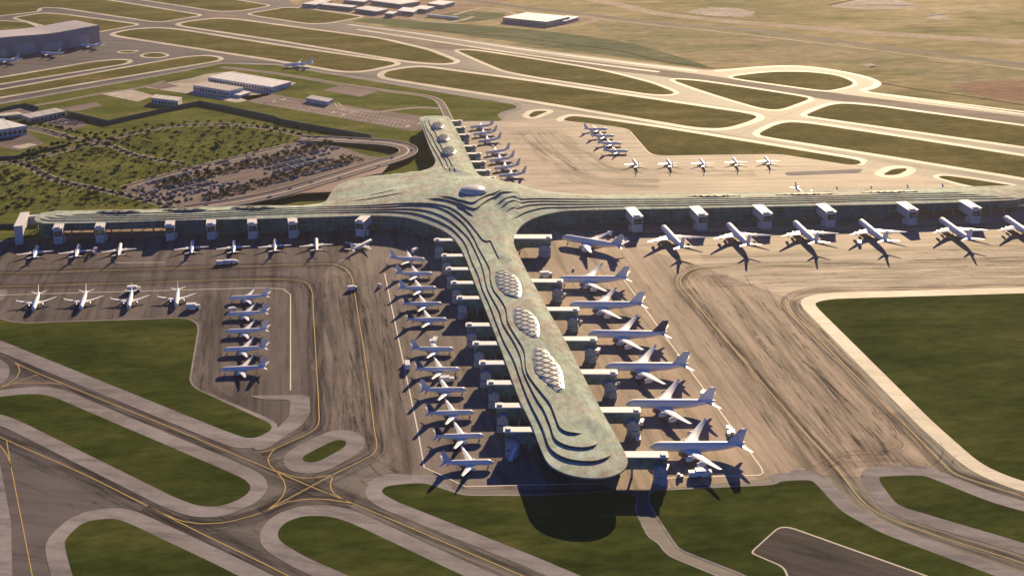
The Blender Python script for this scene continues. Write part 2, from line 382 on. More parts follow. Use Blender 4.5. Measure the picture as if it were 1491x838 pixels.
G([(261,35),(280,31),(317,27),(345,29),(400,36.5),(552,56.5),(622,73),(664,89.5),(655,92.3),(636,92.6),(600,90),(400,57.5),(268,38)], 11, 25, ff)
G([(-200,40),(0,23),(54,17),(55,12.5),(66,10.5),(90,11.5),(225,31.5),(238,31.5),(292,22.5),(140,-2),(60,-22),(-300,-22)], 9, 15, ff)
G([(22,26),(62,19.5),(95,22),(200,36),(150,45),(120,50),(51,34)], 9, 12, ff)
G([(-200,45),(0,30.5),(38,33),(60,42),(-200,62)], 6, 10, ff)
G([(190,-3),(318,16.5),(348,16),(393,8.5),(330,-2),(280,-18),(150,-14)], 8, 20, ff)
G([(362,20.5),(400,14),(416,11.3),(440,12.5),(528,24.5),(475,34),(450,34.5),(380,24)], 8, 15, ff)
G([(-500,240),(-200,187),(0,152),(268,104.5),(322,93),(400,95),(520,115),(750,153),(753,157),(728,164),(724,168),(731,176,1.5),(657,176.5,1.5),(690,262,1.5),(690,300,1.5),(590,325,1.5),(430,338,1.5),(77,346,1.5),(0,350.5,1.5),(-500,362,1.5)], 10, 8, 'grass_park')
# far plain details
sheet('far_field', smooth_line(W([(512,31),(545,26),(630,33),(760,42),(900,60),(1000,86),(1030,99),(960,91),(760,63),(600,41),(512,31)]), 20)[:-1], .03, M['field_green'])
sheet('far_field', smooth_line(W([(640,20),(690,17),(735,20),(720,28),(660,33),(640,20)]), 20)[:-1], .04, M['field_green'])
sheet('far_field', smooth_line(W([(860,34),(980,38),(1200,62),(1340,86),(1491,108),(1491,140),(1380,118),(1290,100),(1150,88),(1040,90),(900,56),(860,34)]), 30)[:-1], .025, grass_mat('field_mixed', (.17,.18,.09), (.29,.255,.15), (.42,.32,.21), .01))
sheet('bare_soil', smooth_line(W([(1380,125),(1430,119),(1500,118),(1650,128),(1650,175),(1500,152),(1430,140),(1380,125)]), 20)[:-1], .035, M['dirt_red'])
for pts in ([(1000,17),(1035,11),(1075,13),(1098,19),(1082,25),(1040,23),(1005,20)], [(1205,8),(1240,0),(1280,-4),(1335,8),(1290,14),(1240,13)], [(1345,22),(1375,20),(1384,27),(1355,28)], [(1250,94),(1264,92),(1277,95),(1262,97)]):
    P = W(pts); P = smooth_line(P+[P[0]], 6)[:-1]
    P = [p+Vector((random.uniform(-9, 9), random.uniform(-9, 9))) for p in P]
    sheet('bare_soil', P, .04, M['pale'])
ribbon('dirt_road', W([(700,-30),(850,-3),(900,7),(960,20),(1050,30),(1091,33.5),(1300,50),(1491,61),(2000,85)]), 42, .045, grass_mat('dirt_track', (.34,.28,.20), (.44,.36,.27), (.52,.44,.34), .03))
ribbon('highway', W([(640,-6),(740,8),(860,22),(960,34),(1091,44),(1250,64),(1491,94),(2000,150)]), 26, .06, M['road'])
ribbon('highway_verge', W([(720,12),(860,26.5),(960,37.5),(1091,51),(1250,70),(1491,101),(2000,158)]), 9, .055, M['pale'])
ribbon('dirt_road', W([(660,22),(700,12),(730,14),(800,38),(840,37),(875,27)]), 10, .05, M['pale'])
ribbon('dirt_road', W([(595,26),(640,33),(670,30),(690,24)]), 12, .05, M['pale'])
ribbon('ditch', W([(560,38),(760,56),(900,74),(960,88),(1040,100)]), 5, .07, grass_mat('ditch_soil', (.05,.03,.025), (.08,.05,.04), (.12,.08,.06), .05))
ribbon('ditch', W([(1282,121),(1340,131),(1420,142),(1491,153),(1700,180)]), 5, .07, bpy.data.materials['ditch_soil'])
sheet('dirt_yard', W([(428,12),(450,-10),(800,-12),(690,12),(640,22),(600,30),(520,25)]), .045, grass_mat('yard_soil', (.26,.19,.14), (.33,.25,.18), (.42,.33,.25), .03))
sheet('dirt_yard', W([(715,30),(740,22),(850,24),(875,27),(800,41),(740,35)]), .05, bpy.data.materials['yard_soil'])
# concrete patches
def patch(pts, mat='shoulder', z=Z_SH+.005, r=6, name='concrete_patch'):
    return sheet(name, fillet(W(pts), [r]*len(pts)), z, M[mat])
patch([(362,576),(440,574.5),(451,577),(452,600),(441,618),(408,640),(392,652),(372,656),(366,645),(404,623),(421,607),(423,582),(381,581)], r=4, z=Z_SH+.04)
patch([(-60,522),(0,522),(14,533),(13,548),(2,560),(-60,575)], z=Z_SH+.03)
patch([(-40,422),(13,422),(4,438),(-40,438)], z=Z_LINE)
patch([(-60,660),(-5,658),(3,690),(16,760),(18,838),(18,900),(-60,900)], z=Z_LINE)
patch([(1142,251),(1257,246),(1251,252),(1145,256)], z=Z_LINE)
# taxiway pad bottom right
Pp = fillet(W([(1092,804),(1133,767),(1150,766.5),(1351,838),(1530,905),(1160,905),(1145,838),(1139,825),(1100,808.5)]), [5]*9)
sheet('pavement_pad_edge', Pp, Z_GRASS+.03, M['edge'])
cx = sum((p for p in Pp), Vector((0, 0)))/len(Pp)
sheet('pavement_pad', fillet(W([(1095,804),(1134,768.6),(1149,768.2),(1345,838),(1520,905),(1165,905),(1148.5,838),(1142,824.5),(1103,808)]), [5]*9), Z_GRASS+.06, tarmac('pad_asphalt', (.075,.064,.062), R(-22), 1.0, .7, 12))
# ------------------------------------------------------------------ painted lines, stains
Yl = [
 [(-100,400),(0,398),(240,391),(380,387),(470,384.5),(487,385),(503,391),(512,403),(516,425),(532,524),(545,625),(549,650),(541,662.7),(482,692),(452.5,708),(407,732.5),(380,746)],
 [(-100,420),(0,417.5),(200,411.5),(380,406),(434,408),(449,414),(455,428),(456,450),(464.5,600),(463.5,618),(452,629),(400,653),(380,658)],
 [(1900,366),(1491,377),(1251,383),(1091,386.5),(1018,390),(1000,396),(990,408),(995,420),(1160,616),(1214.5,677.4),(1252,725.8),(1279,747),(1319,764.7),(1491,820),(1700,890)],
 [(1900,404),(1491,416.6),(1200,423),(1165,428),(1149,437),(1151,449),(1158,459),(1240,541),(1313,613),(1375,676),(1394,691),(1491,723),(1700,790)],
 [(1020,374),(1091,371.8),(1300,365.5),(1491,359.7),(1900,348)],
 [(-150,455),(0,518),(56,543.6),(255,625),(400,685.5),(452.5,708),(514,732.5),(761,838),(900,900)],
 [(-100,590),(0,636),(121,689.5),(215,736.5),(295,777),(400,828),(520,890)],
 [(514,732.5),(485,728),(460,726),(420,730),(380,746),(322,761),(268,759),(215,736.5)],
 [(400,684),(413,699),(415,715),(404,731),(385,744)],
 [(400,653),(390,668),(400,684),(434,695),(460,695),(485,691)],
 [(484,694),(481,707),(487,719),(503,728)],
 [(0,518),(27,532),(24,550),(0,565)], [(58,544),(0,565),(-40,580)], [(-40,570),(10,560),(40,557),(94,559)],
 [(0,648),(11,664),(16,680),(24,720),(47,838),(60,900)], [(9.4,640),(16,680)],
 [(1091,266.6),(1257,264.4),(1325,262),(1342,257),(1348,249.7),(1332,239),(1279,236),(1264,243),(1260,250),(1268,257)],
 [(960,230.5),(880,262),(760,216),(775,193),(810,178)],
 [(1060,205),(1091,189),(1198,146)], [(905,136),(1000,150),(1131,170),(1250,182),(1491,216)],
]
mb = MB()
for P in Yl: ribbon('', W(P), 0.6, Z_LINE, None, mb=mb)
ribbon_build(mb, 'taxi_line', M['yellow'])
mb = MB()
for P in [[(-50,431),(54,428),(380,419),(412,420.5),(423,429),(423,568)], [(560,398),(608,625),(617.6,680),(678,708),(780,705.6),(870,704)],
          [(961,696),(1105,691.5),(1111,688),(1108,680),(1059,613),(913,413.5),(905,402)], [(240,382),(161,382.6)]]:
    ribbon('', W(P), 0.9, Z_LINE+.02, None, mb=mb, smooth=False)
ribbon_build(mb, 'stand_line', M['whiteline'])
zc = 0
for k, P in enumerate([Yl[0], Yl[1], Yl[2], Yl[3], Yl[4], Yl[5], Yl[6], Yl[7]]):
    zc += .004
    ribbon('pavement_stain', W(P), 26 if k > 3 else 22, Z_STAIN-.03+zc, M['stain'] if k not in (4,) else M['stain_soft'])
for P, w in [([(500,400),(512,520),(530,650)], 34), ([(545,400),(560,520),(585,690)], 26), ([(470,410),(478,520),(486,640)], 30), ([(1040,400),(1150,540),(1260,680)], 30),
             ([(1000,420),(1090,540),(1190,680)], 36), ([(1100,430),(1200,560),(1300,690)], 26), ([(760,190),(800,225),(860,262),(960,268)], 50), ([(800,190),(850,225),(900,248),(1100,252)], 40),
             ([(1010,402),(1160,396),(1491,388),(1700,382)], 30), ([(1030,412),(1200,408),(1491,402),(1700,396)], 24), ([(0,408),(200,400),(420,392)], 26), ([(1180,690),(1225,670),(1290,665),(1350,680)], 26),
             ([(300,430),(304,500),(300,565),(340,590)], 30), ([(1250,640),(1290,655),(1310,640),(1300,600)], 18)]:
    zc += .0035
    ribbon('pavement_stain', W(P), w, Z_STAIN-.03+zc, M['stain_soft'])
# tyre marks: thin separate rubber streaks along the taxi routes
mb = MB(); rt = random.Random(11)
routes = [(Yl[0], 60), (Yl[1], 45), (Yl[2], 60), (Yl[3], 50), (Yl[5], 26), (Yl[6], 26), ([(1010,402),(1160,396),(1491,388),(1700,382)], 26), ([(500,400),(520,540),(540,660)], 40), ([(1040,400),(1150,540),(1290,700)], 60),
          ([(1090,420),(1200,560),(1330,700)], 40), ([(300,470),(302,540),(300,570),(350,600)], 14), ([(760,190),(800,225),(860,262),(960,268)], 20), ([(1200,690),(1235,672),(1290,668),(1330,650),(1300,600)], 16), ([(600,700),(560,690),(520,640)], 10), ([(20,440),(120,465),(250,455)], 8)]
nm_ = 0
for px_, cnt_ in routes:
    Pm = smooth_line(W(px_), 5)
    for _ in range(int(cnt_*.6)):
        i0 = rt.randrange(0, max(1, len(Pm)-12)); ln = rt.randint(6, 34); seg = Pm[i0:i0+ln]
        if len(seg) < 5: continue
        off = rt.choice((-1, 1))*rt.choice((3.2, 4.5, 9, 16, 24, 34))*rt.uniform(.7, 1.2); dr = rt.uniform(-.10, .10); w_ = rt.uniform(.5, 2.6); out_ = []
        for k, p in enumerate(seg):
            t = (seg[min(k+1, len(seg)-1)]-seg[max(k-1, 0)]).normalized(); out_.append(p+Vector((-t.y, t.x))*(off+dr*k*5))
        nm_ += 1; ribbon('', out_, w_, Z_STAIN+.012+.0001*(nm_ % 300), None, mb=mb, smooth=False)
ribbon_build(mb, 'tyre_mark', M['tyre'])
# the same staining on taxiways in the distance
for P in [[(0,126),(180,96),(240,88),(290,78)], [(0,146),(180,114),(320,90),(400,92)], [(240,36),(400,61),(560,85),(640,96)], [(400,91),(520,109),(620,124),(760,145)],
          [(640,96),(760,114),(940,141),(1091,163)], [(760,148),(960,182),(1100,204),(1300,236),(1491,266)], [(1180,172),(1491,221)], [(240,36),(110,14),(60,8)]]:
    zc += .002; ribbon('pavement_stain', W(P), 20, Z_APRON+.02+zc*.3, M['stain_soft'])
# ------------------------------------------------------------------ service area and park ground
def lot(pts, mat='lot', z=Z_LOT, r=4, name='parking_lot'): return sheet(name, fillet(W(pts), [r]*len(pts)), z, M[mat])
lot([(345,141),(393,136.5),(447,146),(490,151),(547,161.5),(570,163),(612,169),(622,186),(603,191.5),(370,150)])
lot([(468,131.5),(501,123.3),(555,131.5),(525,141.5)])
lot([(146,137),(188,129.5),(225,139.6),(201,148.5)], 'pale')
lot([(207,127),(279,114),(300,108),(340,104),(432,121),(389,140),(346,150),(268,136)], 'pale')
lot([(213,126),(240,121),(262,125.5),(232,130.5)], 'lot', Z_LOT+.03)
lot([(84,159),(140,148.5),(149,154),(107,163)])
lot([(-60,222),(-20,205),(41,193),(66,210),(27,219.5),(0,214)])
lot([(16,214),(44,208.5),(55,211),(30,217.5)], 'pale', Z_LOT+.04)
lot([(64,178.7),(90,170.6),(129,182),(105,191)])
lot([(178,271),(276,243.5),(350,226),(420,209),(445,202.5),(484,211),(537,227),(566,231),(530,243),(480,258),(420,277),(350,294),(293,303),(244,303),(178,281)])
lot([(-30,166),(0,162),(37,155),(56,160),(40,167),(-30,178)])
lot([(82,333),(250,328),(255,345),(85,349)], 'paving')
lot([(1280,300),(1500,293),(1530,318),(1290,330)], 'paving', Z_LINE+.05)
def road(pts, w, mat='road', z=Z_LOT+.02, kerb=True, name='road'):
    if kerb: ribbon('kerb', W(pts), w+2.4, z-.02, M['edge'])
    ribbon(name, W(pts), w, z, M[mat])
road([(322,98),(400,107),(501,123.5),(560,132),(620,140),(640,148),(656,178)], 9, 'lot')
road([(240,118),(209,127),(150,136),(80,149),(0,163)], 6, 'lot', Z_LOT+.03)
road([(490,150),(500,158),(547,163),(573,160.5),(608,157),(640,158)], 5, 'lot', Z_LOT+.04)
road([(40,186),(66,191),(95,199)], 15)
P1 = [(-80,242),(0,238),(19,236.6),(48,244.7),(61,252.8),(90,264),(145,276),(223,294),(252,303)]
P2 = [(19,236.6),(48,232),(90,220.5),(122,212.5),(158,211),(171,215.7),(193,225),(233,233.6),(268,238)]
P3 = [(150,210),(158,204),(172,200),(209,191),(241,185.5),(290,181.5),(343,182.5),(400,189),(447,199),(462,203)]
for P in (P1, P2, P3): road(P, 9, z=Z_LOT+.05)
road([(95,199),(120,204),(150,208),(162,212)], 9, z=Z_LOT+.07)
road([(178,273),(276,245.5),(350,228),(420,211)], 9, z=Z_LOT+.09)
# ------------------------------------------------------------------ terminal
EDGE_Z = 17.0
outline_px = [(50,318),(54,313.5),(60,310),(80,307),(130,306),(250,303.5),(310,301),(380,299),(440,299),(471,294),(481,282),(490,271),(509,262),(541,256),(568,254),(595,251),(616,248),(630,242),(634,234),(630,224),
 (622,205),(614,182),(611,173),(615,169.5),(630,168.5),(650,169),(655,172),(670,200),(680.7,224),(692,247),(702,257),(723.6,262),(745,267),(760,269),(787,276),(814,280),(867,282),(921,282),(1028,280.5),
 (1160,278.5),(1198,277),(1332,273.8),(1440,270.5),(1491,269.8),(1506,272),(1512,278),(1506,284),(1491,288),(1472,291),(1359,295.5),(1200,299),(1091,301),(1028,302.5),(894,304.7),(840,306),(813.7,308),(786.8,314),(768,322),
 (756,332),(750.5,342),(748,353),(753,366),(769,399),(780,418),(797.6,450),(823,495),(848.6,545),(875.4,596),(889,620),(903,645),(912,663),(914,674),(908,684),(895,691),(878,695),(850,694.5),(824.4,689),(805.6,680),(795,669),
 (784,644),(773.4,616),(756,580),(729,507),(702,437.6),(688.7,404),(675,369),(659,345),(637.7,331.5),(608,320.5),(584,315.5),(541,313.5),(460,316),(380,318),(268,320),(134,324),(67,325),(54,322.5)]
def closed_smooth(P, step):
    n = len(P); Q = [P[-2], P[-1]]+P+[P[0], P[1]]; s = smooth_line(Q, step)
    # crop to one loop
    i0 = min(range(len(s)), key=lambda i: (s[i]-P[0]).length if i < len(s)//2 else 1e9)
    i1 = min(range(len(s)), key=lambda i: (s[i]-P[0]).length if i > len(s)//2 else 1e9)
    return s[i0:i1]
OUT = closed_smooth(W(outline_px, EDGE_Z), 4.0)
if area(OUT) < 0: OUT = OUT[::-1]
OA = np.array([(p.x, p.y) for p in OUT])
def seg_dist(pts, poly, closed=True):
    A = poly; B = np.roll(poly, -1, 0)
    if not closed: A, B = poly[:-1], poly[1:]
    best = np.full(len(pts), 1e9)
    for a, b in zip(A, B):
        ab = b-a; L = (ab**2).sum()
        t = np.clip(((pts-a)@ab)/max(L, 1e-9), 0, 1); d = pts-(a+t[:, None]*ab)
        best = np.minimum(best, np.hypot(d[:, 0], d[:, 1]))
    return best
def inside(pts, poly):
    x, y = pts[:, 0], pts[:, 1]; r = np.zeros(len(pts), bool); n = len(poly); j = n-1
    for i in range(n):
        xi, yi = poly[i]; xj, yj = poly[j]
        c = ((yi > y) != (yj > y)); 
        if yj != yi: r ^= c & (x < (xj-xi)*(y-yi)/(yj-yi)+xi)
        j = i
    return r
HUB = U(689, 283, 30)
SX0, SX1, SX2, SX3, SY0, SY1 = U(470, 310, 17).x, U(610, 310, 17).x, U(770, 300, 17).x, U(900, 300, 17).x, U(850, 690, 17).y, U(850, 560, 17).y
def step_scale(p):
    return np.interp(p[:, 0], [SX0, SX1, SX2, SX3], [.55, 1.0, 1.0, .6])*np.interp(p[:, 1], [SY0, SY1], [1.5, 1.0])
def base_z(pts):
    d = seg_dist(pts, OA); ins = inside(pts, OA); d = np.where(ins, d, 0)
    hd = np.hypot((pts[:, 0]-HUB.x)/80, (pts[:, 1]-HUB.y)/75)
    return EDGE_Z+0.9*(1-np.exp(-d/12.0))+7.0*np.exp(-hd**2)*(1-np.exp(-d/25.0))
def up_roof(px, extra):
    P = W(px, EDGE_Z+2)
    for _ in range(5):
        z = base_z(np.array([(p.x, p.y) for p in P]))+extra
        P = [U(q[0], q[1], float(h)) for q, h in zip(px, z)]
    return P
cl_pier = [(905,640),(889,613),(823,491),(790,432),(769,397),(754,366),(756,340),(762,310),(770,280),(745,268),(700,256),(640,243),(616,249),(541,257),(490,272),(471,295),(380,300),(250,304.5),(130,307),(66,311)]
L1 = [(56,315),(61,319),(74,321.5),(240,319),(380,312.8),(470,310),(560,308.8),(592,309.6),(613,313.3),(637.3,322),(656.6,332.6),(669.5,344.7),(678.7,358),(688,383),(696.4,401),(703,422),(712.5,443),(725,475.8),(735,500),(747.7,524),(757,550),(768,579),(777,598),(789,622),(799,650),(807,660),(824.7,669),(848.9,673),(869.8,672),(886,665.7),(894.8,656.8)]
L2 = [(64,312.5),(70,315),(82,317),(240,315),(380,309.2),(470,306),(560,304.8),(592,304),(616.4,306),(637,311.7),(656.6,322),(672.8,336.6),(683,348),(691.5,363.8),(701,385),(706,403),(709.5,419),(717,434.7),(727,453),(733,472.6),(747.7,496.7),(758,519),(762,540),(771.8,562.8),(783,584),(791,596),(800.5,618),(807,638),(815,645.5),(829.5,651),(848.9,652.8),(865,649.6),(875.4,639)]
L3 = [(74,309.5),(82,311.5),(100,313),(240,311.2),(380,305.4),(470,302),(560,300.4),(592,298.5),(613,298),(637.3,301.4),(656.6,310),(676,326),(690,346),(697,360.8),(705,375),(713,391),(714.5,407),(719,421.8),(728.6,434.7),(736.6,449),(740,469),(750.9,488.7),(763,509.6),(767,540),(780,561),(795,580),(802,590),(808.6,606.9),(815,623),(824.7,629.4),(837.6,631),(849,629.4),(855,624.6)]
L4 = [(96,308.5),(110,309.5),(240,306.8),(380,301.6),(470,298.6),(540,297.5),(580,295.5),(616,295.3),(640.5,297.8),(660,304),(679,319),(694,337),(703,348.5),(709,351),(714,350),(720,362),(728.6,380)]
L5 = [(609,289),(624.4,290),(643.8,291.5),(663,296.4),(682.4,305),(691,306.8),(697,303.6),(705,296.4),(716,290),(730.7,286.7),(764.6,285)]
L6 = [(626.9,286.5),(643.8,287.5),(660,290.2),(676,296.5),(688,298.8),(695,295.6),(705,288.5),(716,284.5),(745,282.5)]
L7 = [(655,297),(671,303),(684,312),(694,318.5),(700,318.5)]
cl_r = [(706,300),(720,280),(745,269),(787,277),(867,283),(1028,281.5),(1160,279.5),(1332,275),(1440,271.5),(1495,271.5),(1506,277)]
RL1 = [(740,331.8),(748.5,320.5),(761,311.7),(777.5,306),(800,302.5),(880,301),(1000,299),(1160,295.8),(1251,292.8),(1400,290),(1475,288.4),(1490,285)]
RL2 = [(730.7,320.5),(737,314),(750,306.8),(769.4,299.6),(800,297.7),(880,297),(1000,295.5),(1160,292.4),(1251,289.8),(1380,286.6),(1452,285.5),(1463,283)]
RL3 = [(717.9,317),(729,306.5),(746.9,298.4),(769.4,294.5),(800,293.5),(880,293.5),(1000,292.3),(1160,289.4),(1251,286.8),(1380,283.6),(1430,282.7),(1438,281)]
RL4 = [(709.8,320.5),(711,312.5),(722.7,301),(740,294.3),(761,291),(800,290),(880,289.7),(1028,288.7),(1160,286.3),(1251,283.8),(1350,281),(1396,279.8),(1412,278.6)]
N1 = [(613.5,173),(619,190),(624,203),(632,218),(638,228),(644,240),(650,257)]
N2 = [(618,171.8),(621,186),(629,199),(634,210),(641,222),(650,236),(657,258)]
N3 = [(623,171.2),(626,181),(634,194),(639,206),(647,222),(656,237),(665,258)]
cl_n = [(690,262),(700,256),(680,224),(669,200),(654,173),(640,169.5)]
layers = [(L1, 0.0, cl_pier, 1.1, 6), (L2, 1.4, cl_pier, 1.1, 6), (L3, 2.8, cl_pier, 1.1, 6), (L4, 4.0, cl_pier, 1.1, 6),
          (L5, 4.0, [(750,268),(700,258),(640,262)], 1.5, 16), (L6, 5.0, [(740,268),(700,262),(650,268)], 1.5, 16), (L7, 4.0, [(716,314),(712,295),(680,286)], 1.3, 8),
          (RL1, 0.0, cl_r[::1], 1.05, 10), (RL2, .9, cl_r, 1.05, 10), (RL3, 1.8, cl_r, 1.0, 10), (RL4, 2.6, cl_r, 1.0, 10),
          ([(498,296.5),(530,293.5),(560,289),(600,282)], 1.0, [(600,262),(541,262),(505,272)], .9, 14), ([(520,291),(560,284),(590,276.5)], 1.0, [(585,262),(541,264)], .7, 12), (N1, 0.0, cl_n, 1.0, 9), (N2, .8, cl_n, 1.0, 9), (N3, 1.6, cl_n, 1.0, 9)]
LY = []
for line, ex, clo, st, fw in layers:
    Lw = smooth_line(up_roof(line, ex), 3.0)
    Cw = W(clo, EDGE_Z)
    if (Lw[-1]-Cw[0]).length > (Lw[0]-Cw[0]).length: Lw = Lw[::-1]
    la = np.array([(p.x, p.y) for p in Lw]); ca = np.array([(Lw[-1].x, Lw[-1].y)]+[(p.x, p.y) for p in Cw]+[(Lw[0].x, Lw[0].y)])
    LY.append((la, np.vstack([la, ca[1:-1]]), ca, st, fw))
# constrained triangulation of the plan
V = []; E = []
def add_chain(P, closed):
    b = len(V)
    for p in P: V.append((float(p[0]), float(p[1])))
    n = len(P)
    for i in range(n if closed else n-1): E.append((b+i, b+(i+1) % n))
add_chain(OA, True)
for la, *_ in LY: add_chain(la, False)
xs = np.arange(OA[:, 0].min(), OA[:, 0].max(), 6.0); ys = np.arange(OA[:, 1].min(), OA[:, 1].max(), 6.0)
gp = np.array([(x+((j % 2)*3.0), y) for j, y in enumerate(ys) for x in xs])
gp = gp[inside(gp, OA)]; gp = gp[seg_dist(gp, OA) > 2.0]
for la, *_ in LY: gp = gp[seg_dist(gp, la, False) > 1.5]
for p in gp: V.append((float(p[0]), float(p[1])))
ov, oe, of, _, oeo, _ = delaunay_2d_cdt([Vector(v) for v in V], E, [], 0, 1e-3)
ovn = np.array([(v.x, v.y) for v in ov]); fa = np.array([f for f in of])
cen = ovn[fa].mean(1); keep = inside(cen, OA); fa = fa[keep]; cen = cen[keep]
bz = base_z(ovn); memb = []; bon = []
for la, poly, ca, st, fw in LY:
    memb.append(inside(cen, poly)); d = seg_dist(ovn, ca, False); t = np.clip((d-(5 if fw < 8 else 7))/fw, 0, 1); bon.append(st*t*t*(3-2*t)*step_scale(ovn))
memb = np.array(memb); bon = np.array(bon)
def roof_height(pts):
    z = base_z(pts)
    for la, poly, ca, st, fw in LY:
        t = np.clip((seg_dist(pts, ca, False)-(5 if fw < 8 else 7))/fw, 0, 1); z = z+np.where(inside(pts, poly), st*t*t*(3-2*t)*step_scale(pts), 0)
    return z
vid = {}; rv = []; rf = []; rm = []; edge_use = {}
for fi, f in enumerate(fa):
    key = tuple(np.nonzero(memb[:, fi])[0]); ids = []
    for v in f:
        k = (int(v), key)
        if k not in vid: vid[k] = len(rv); rv.append((ovn[v][0], ovn[v][1], bz[v]+bon[list(key), v].sum() if key else bz[v]))
        ids.append(vid[k])
    rf.append(tuple(ids)); rm.append(0)
    for a in range(3):
        va, vb = int(f[a]), int(f[(a+1) % 3]); edge_use.setdefault((min(va, vb), max(va, vb)), []).append((va, vb, ids[a], ids[(a+1) % 3]))
for e, us in edge_use.items():
    if len(us) == 2:
        (a, b, ia, ib), (c, d, ic, id_) = us
        if a == c: ic, id_ = ic, id_
        else: ic, id_ = id_, ic
        if ia != ic and ib != id_:
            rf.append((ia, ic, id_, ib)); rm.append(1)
    elif len(us) == 1:
        a, b, ia, ib = us[0]
        k = len(rv); rv.append((rv[ia][0], rv[ia][1], EDGE_Z-1.0)); rv.append((rv[ib][0], rv[ib][1], EDGE_Z-1.0))
        rf.append((ia, k, k+1, ib)); rm.append(0)
hubg = U(689, 300)
TERM = empty('airport_terminal', (hubg.x, hubg.y, 0), 0, 'vast cross-shaped terminal with stepped mottled green roof and glazed facade', 'terminal')
def off_parent(o, par): o.parent = par; o.matrix_parent_inverse = Matrix.Translation(-Vector(par.location)); return o
mb = MB(); mb.v = rv; mb.f = rf; mb.m = rm
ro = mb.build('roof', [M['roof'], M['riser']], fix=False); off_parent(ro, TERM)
me = ro.data; bm = bmesh.new(); bm.from_mesh(me); bmesh.ops.recalc_face_normals(bm, faces=bm.faces); bm.to_mesh(me); bm.free()
for p in me.polygons: p.use_smooth = (p.material_index == 0 and abs(p.normal.z) > .6)
try: me.set_sharp_from_angle(angle=R(35))
except Exception: pass
# soffit
so_ = sheet('soffit', OUT, EDGE_Z-1.0, M['wall_grey'], kind=None); off_parent(so_, TERM)
# facade set back from the roof edge
n = len(OUT); nrm = []
for i in range(n):
    t = (OUT[(i+2) % n]-OUT[i-2]).normalized(); nrm.append(Vector((-t.y, t.x)))
tipy = U(850, 700).y
INS = []
for i in range(n):
    k_ = max(0.0, min(1.0, 1-(OUT[i].y-tipy)/70)); INS.append(OUT[i]+nrm[i]*4.0 if k_ <= 0 else OUT[i]+nrm[i]*4.0+Vector((0, 26*k_*k_*(3-2*k_)))*max(0, nrm[i].y+.25))
xl0, xl1 = U(92, 340).x, U(243, 340).x; xr0, xr1 = U(1292, 308).x, U(1520, 308).x
mb = MB(); mf = MB(); acc = 0
for i in range(n):
    a, b = INS[i], INS[(i+1) % n]
    if (b-a).length < .05: continue
    mx = (a.x+b.x)/2; z0 = 7.5 if (xl0 < mx < xl1) or (xr0 < mx < xr1 and a.y > U(745, 340).y) else 0.0
    mb.add([(a.x,a.y,z0),(b.x,b.y,z0),(b.x,b.y,EDGE_Z-1.02),(a.x,a.y,EDGE_Z-1.02)], [(0,1,2,3)])
    acc += (b-a).length
    ang = math.atan2(b.y-a.y, b.x-a.x); o_ = -nrm[i]*.12
    for zz in (z0+.3, 7.6, 11.9): 
        if zz >= z0: mf.box(((a.x+b.x)/2+o_.x, (a.y+b.y)/2+o_.y, zz), ((b-a).length, .3, .45), 0, ang)
    if acc > 7.5:
        acc = 0; mf.box((a.x+o_.x, a.y+o_.y, (z0+EDGE_Z-1.1)/2), (.45, .45, EDGE_Z-1.1-z0), 0, ang)
off_parent(mb.build('facade', M['facade'], fix=False), TERM); off_parent(mf.build('facade_frame', M['frame_dark']), TERM)
for i in range(0, n, 5):
    a = INS[i]+nrm[i]*3
    if (xl0 < a.x < xl1) or (xr0 < a.x < xr1 and a.y > U(745, 340).y): mbc = MB(); mbc.box((a.x, a.y, 4), (1.2, 1.2, 8)); off_parent(mbc.build('column', M['wall_grey']), TERM)
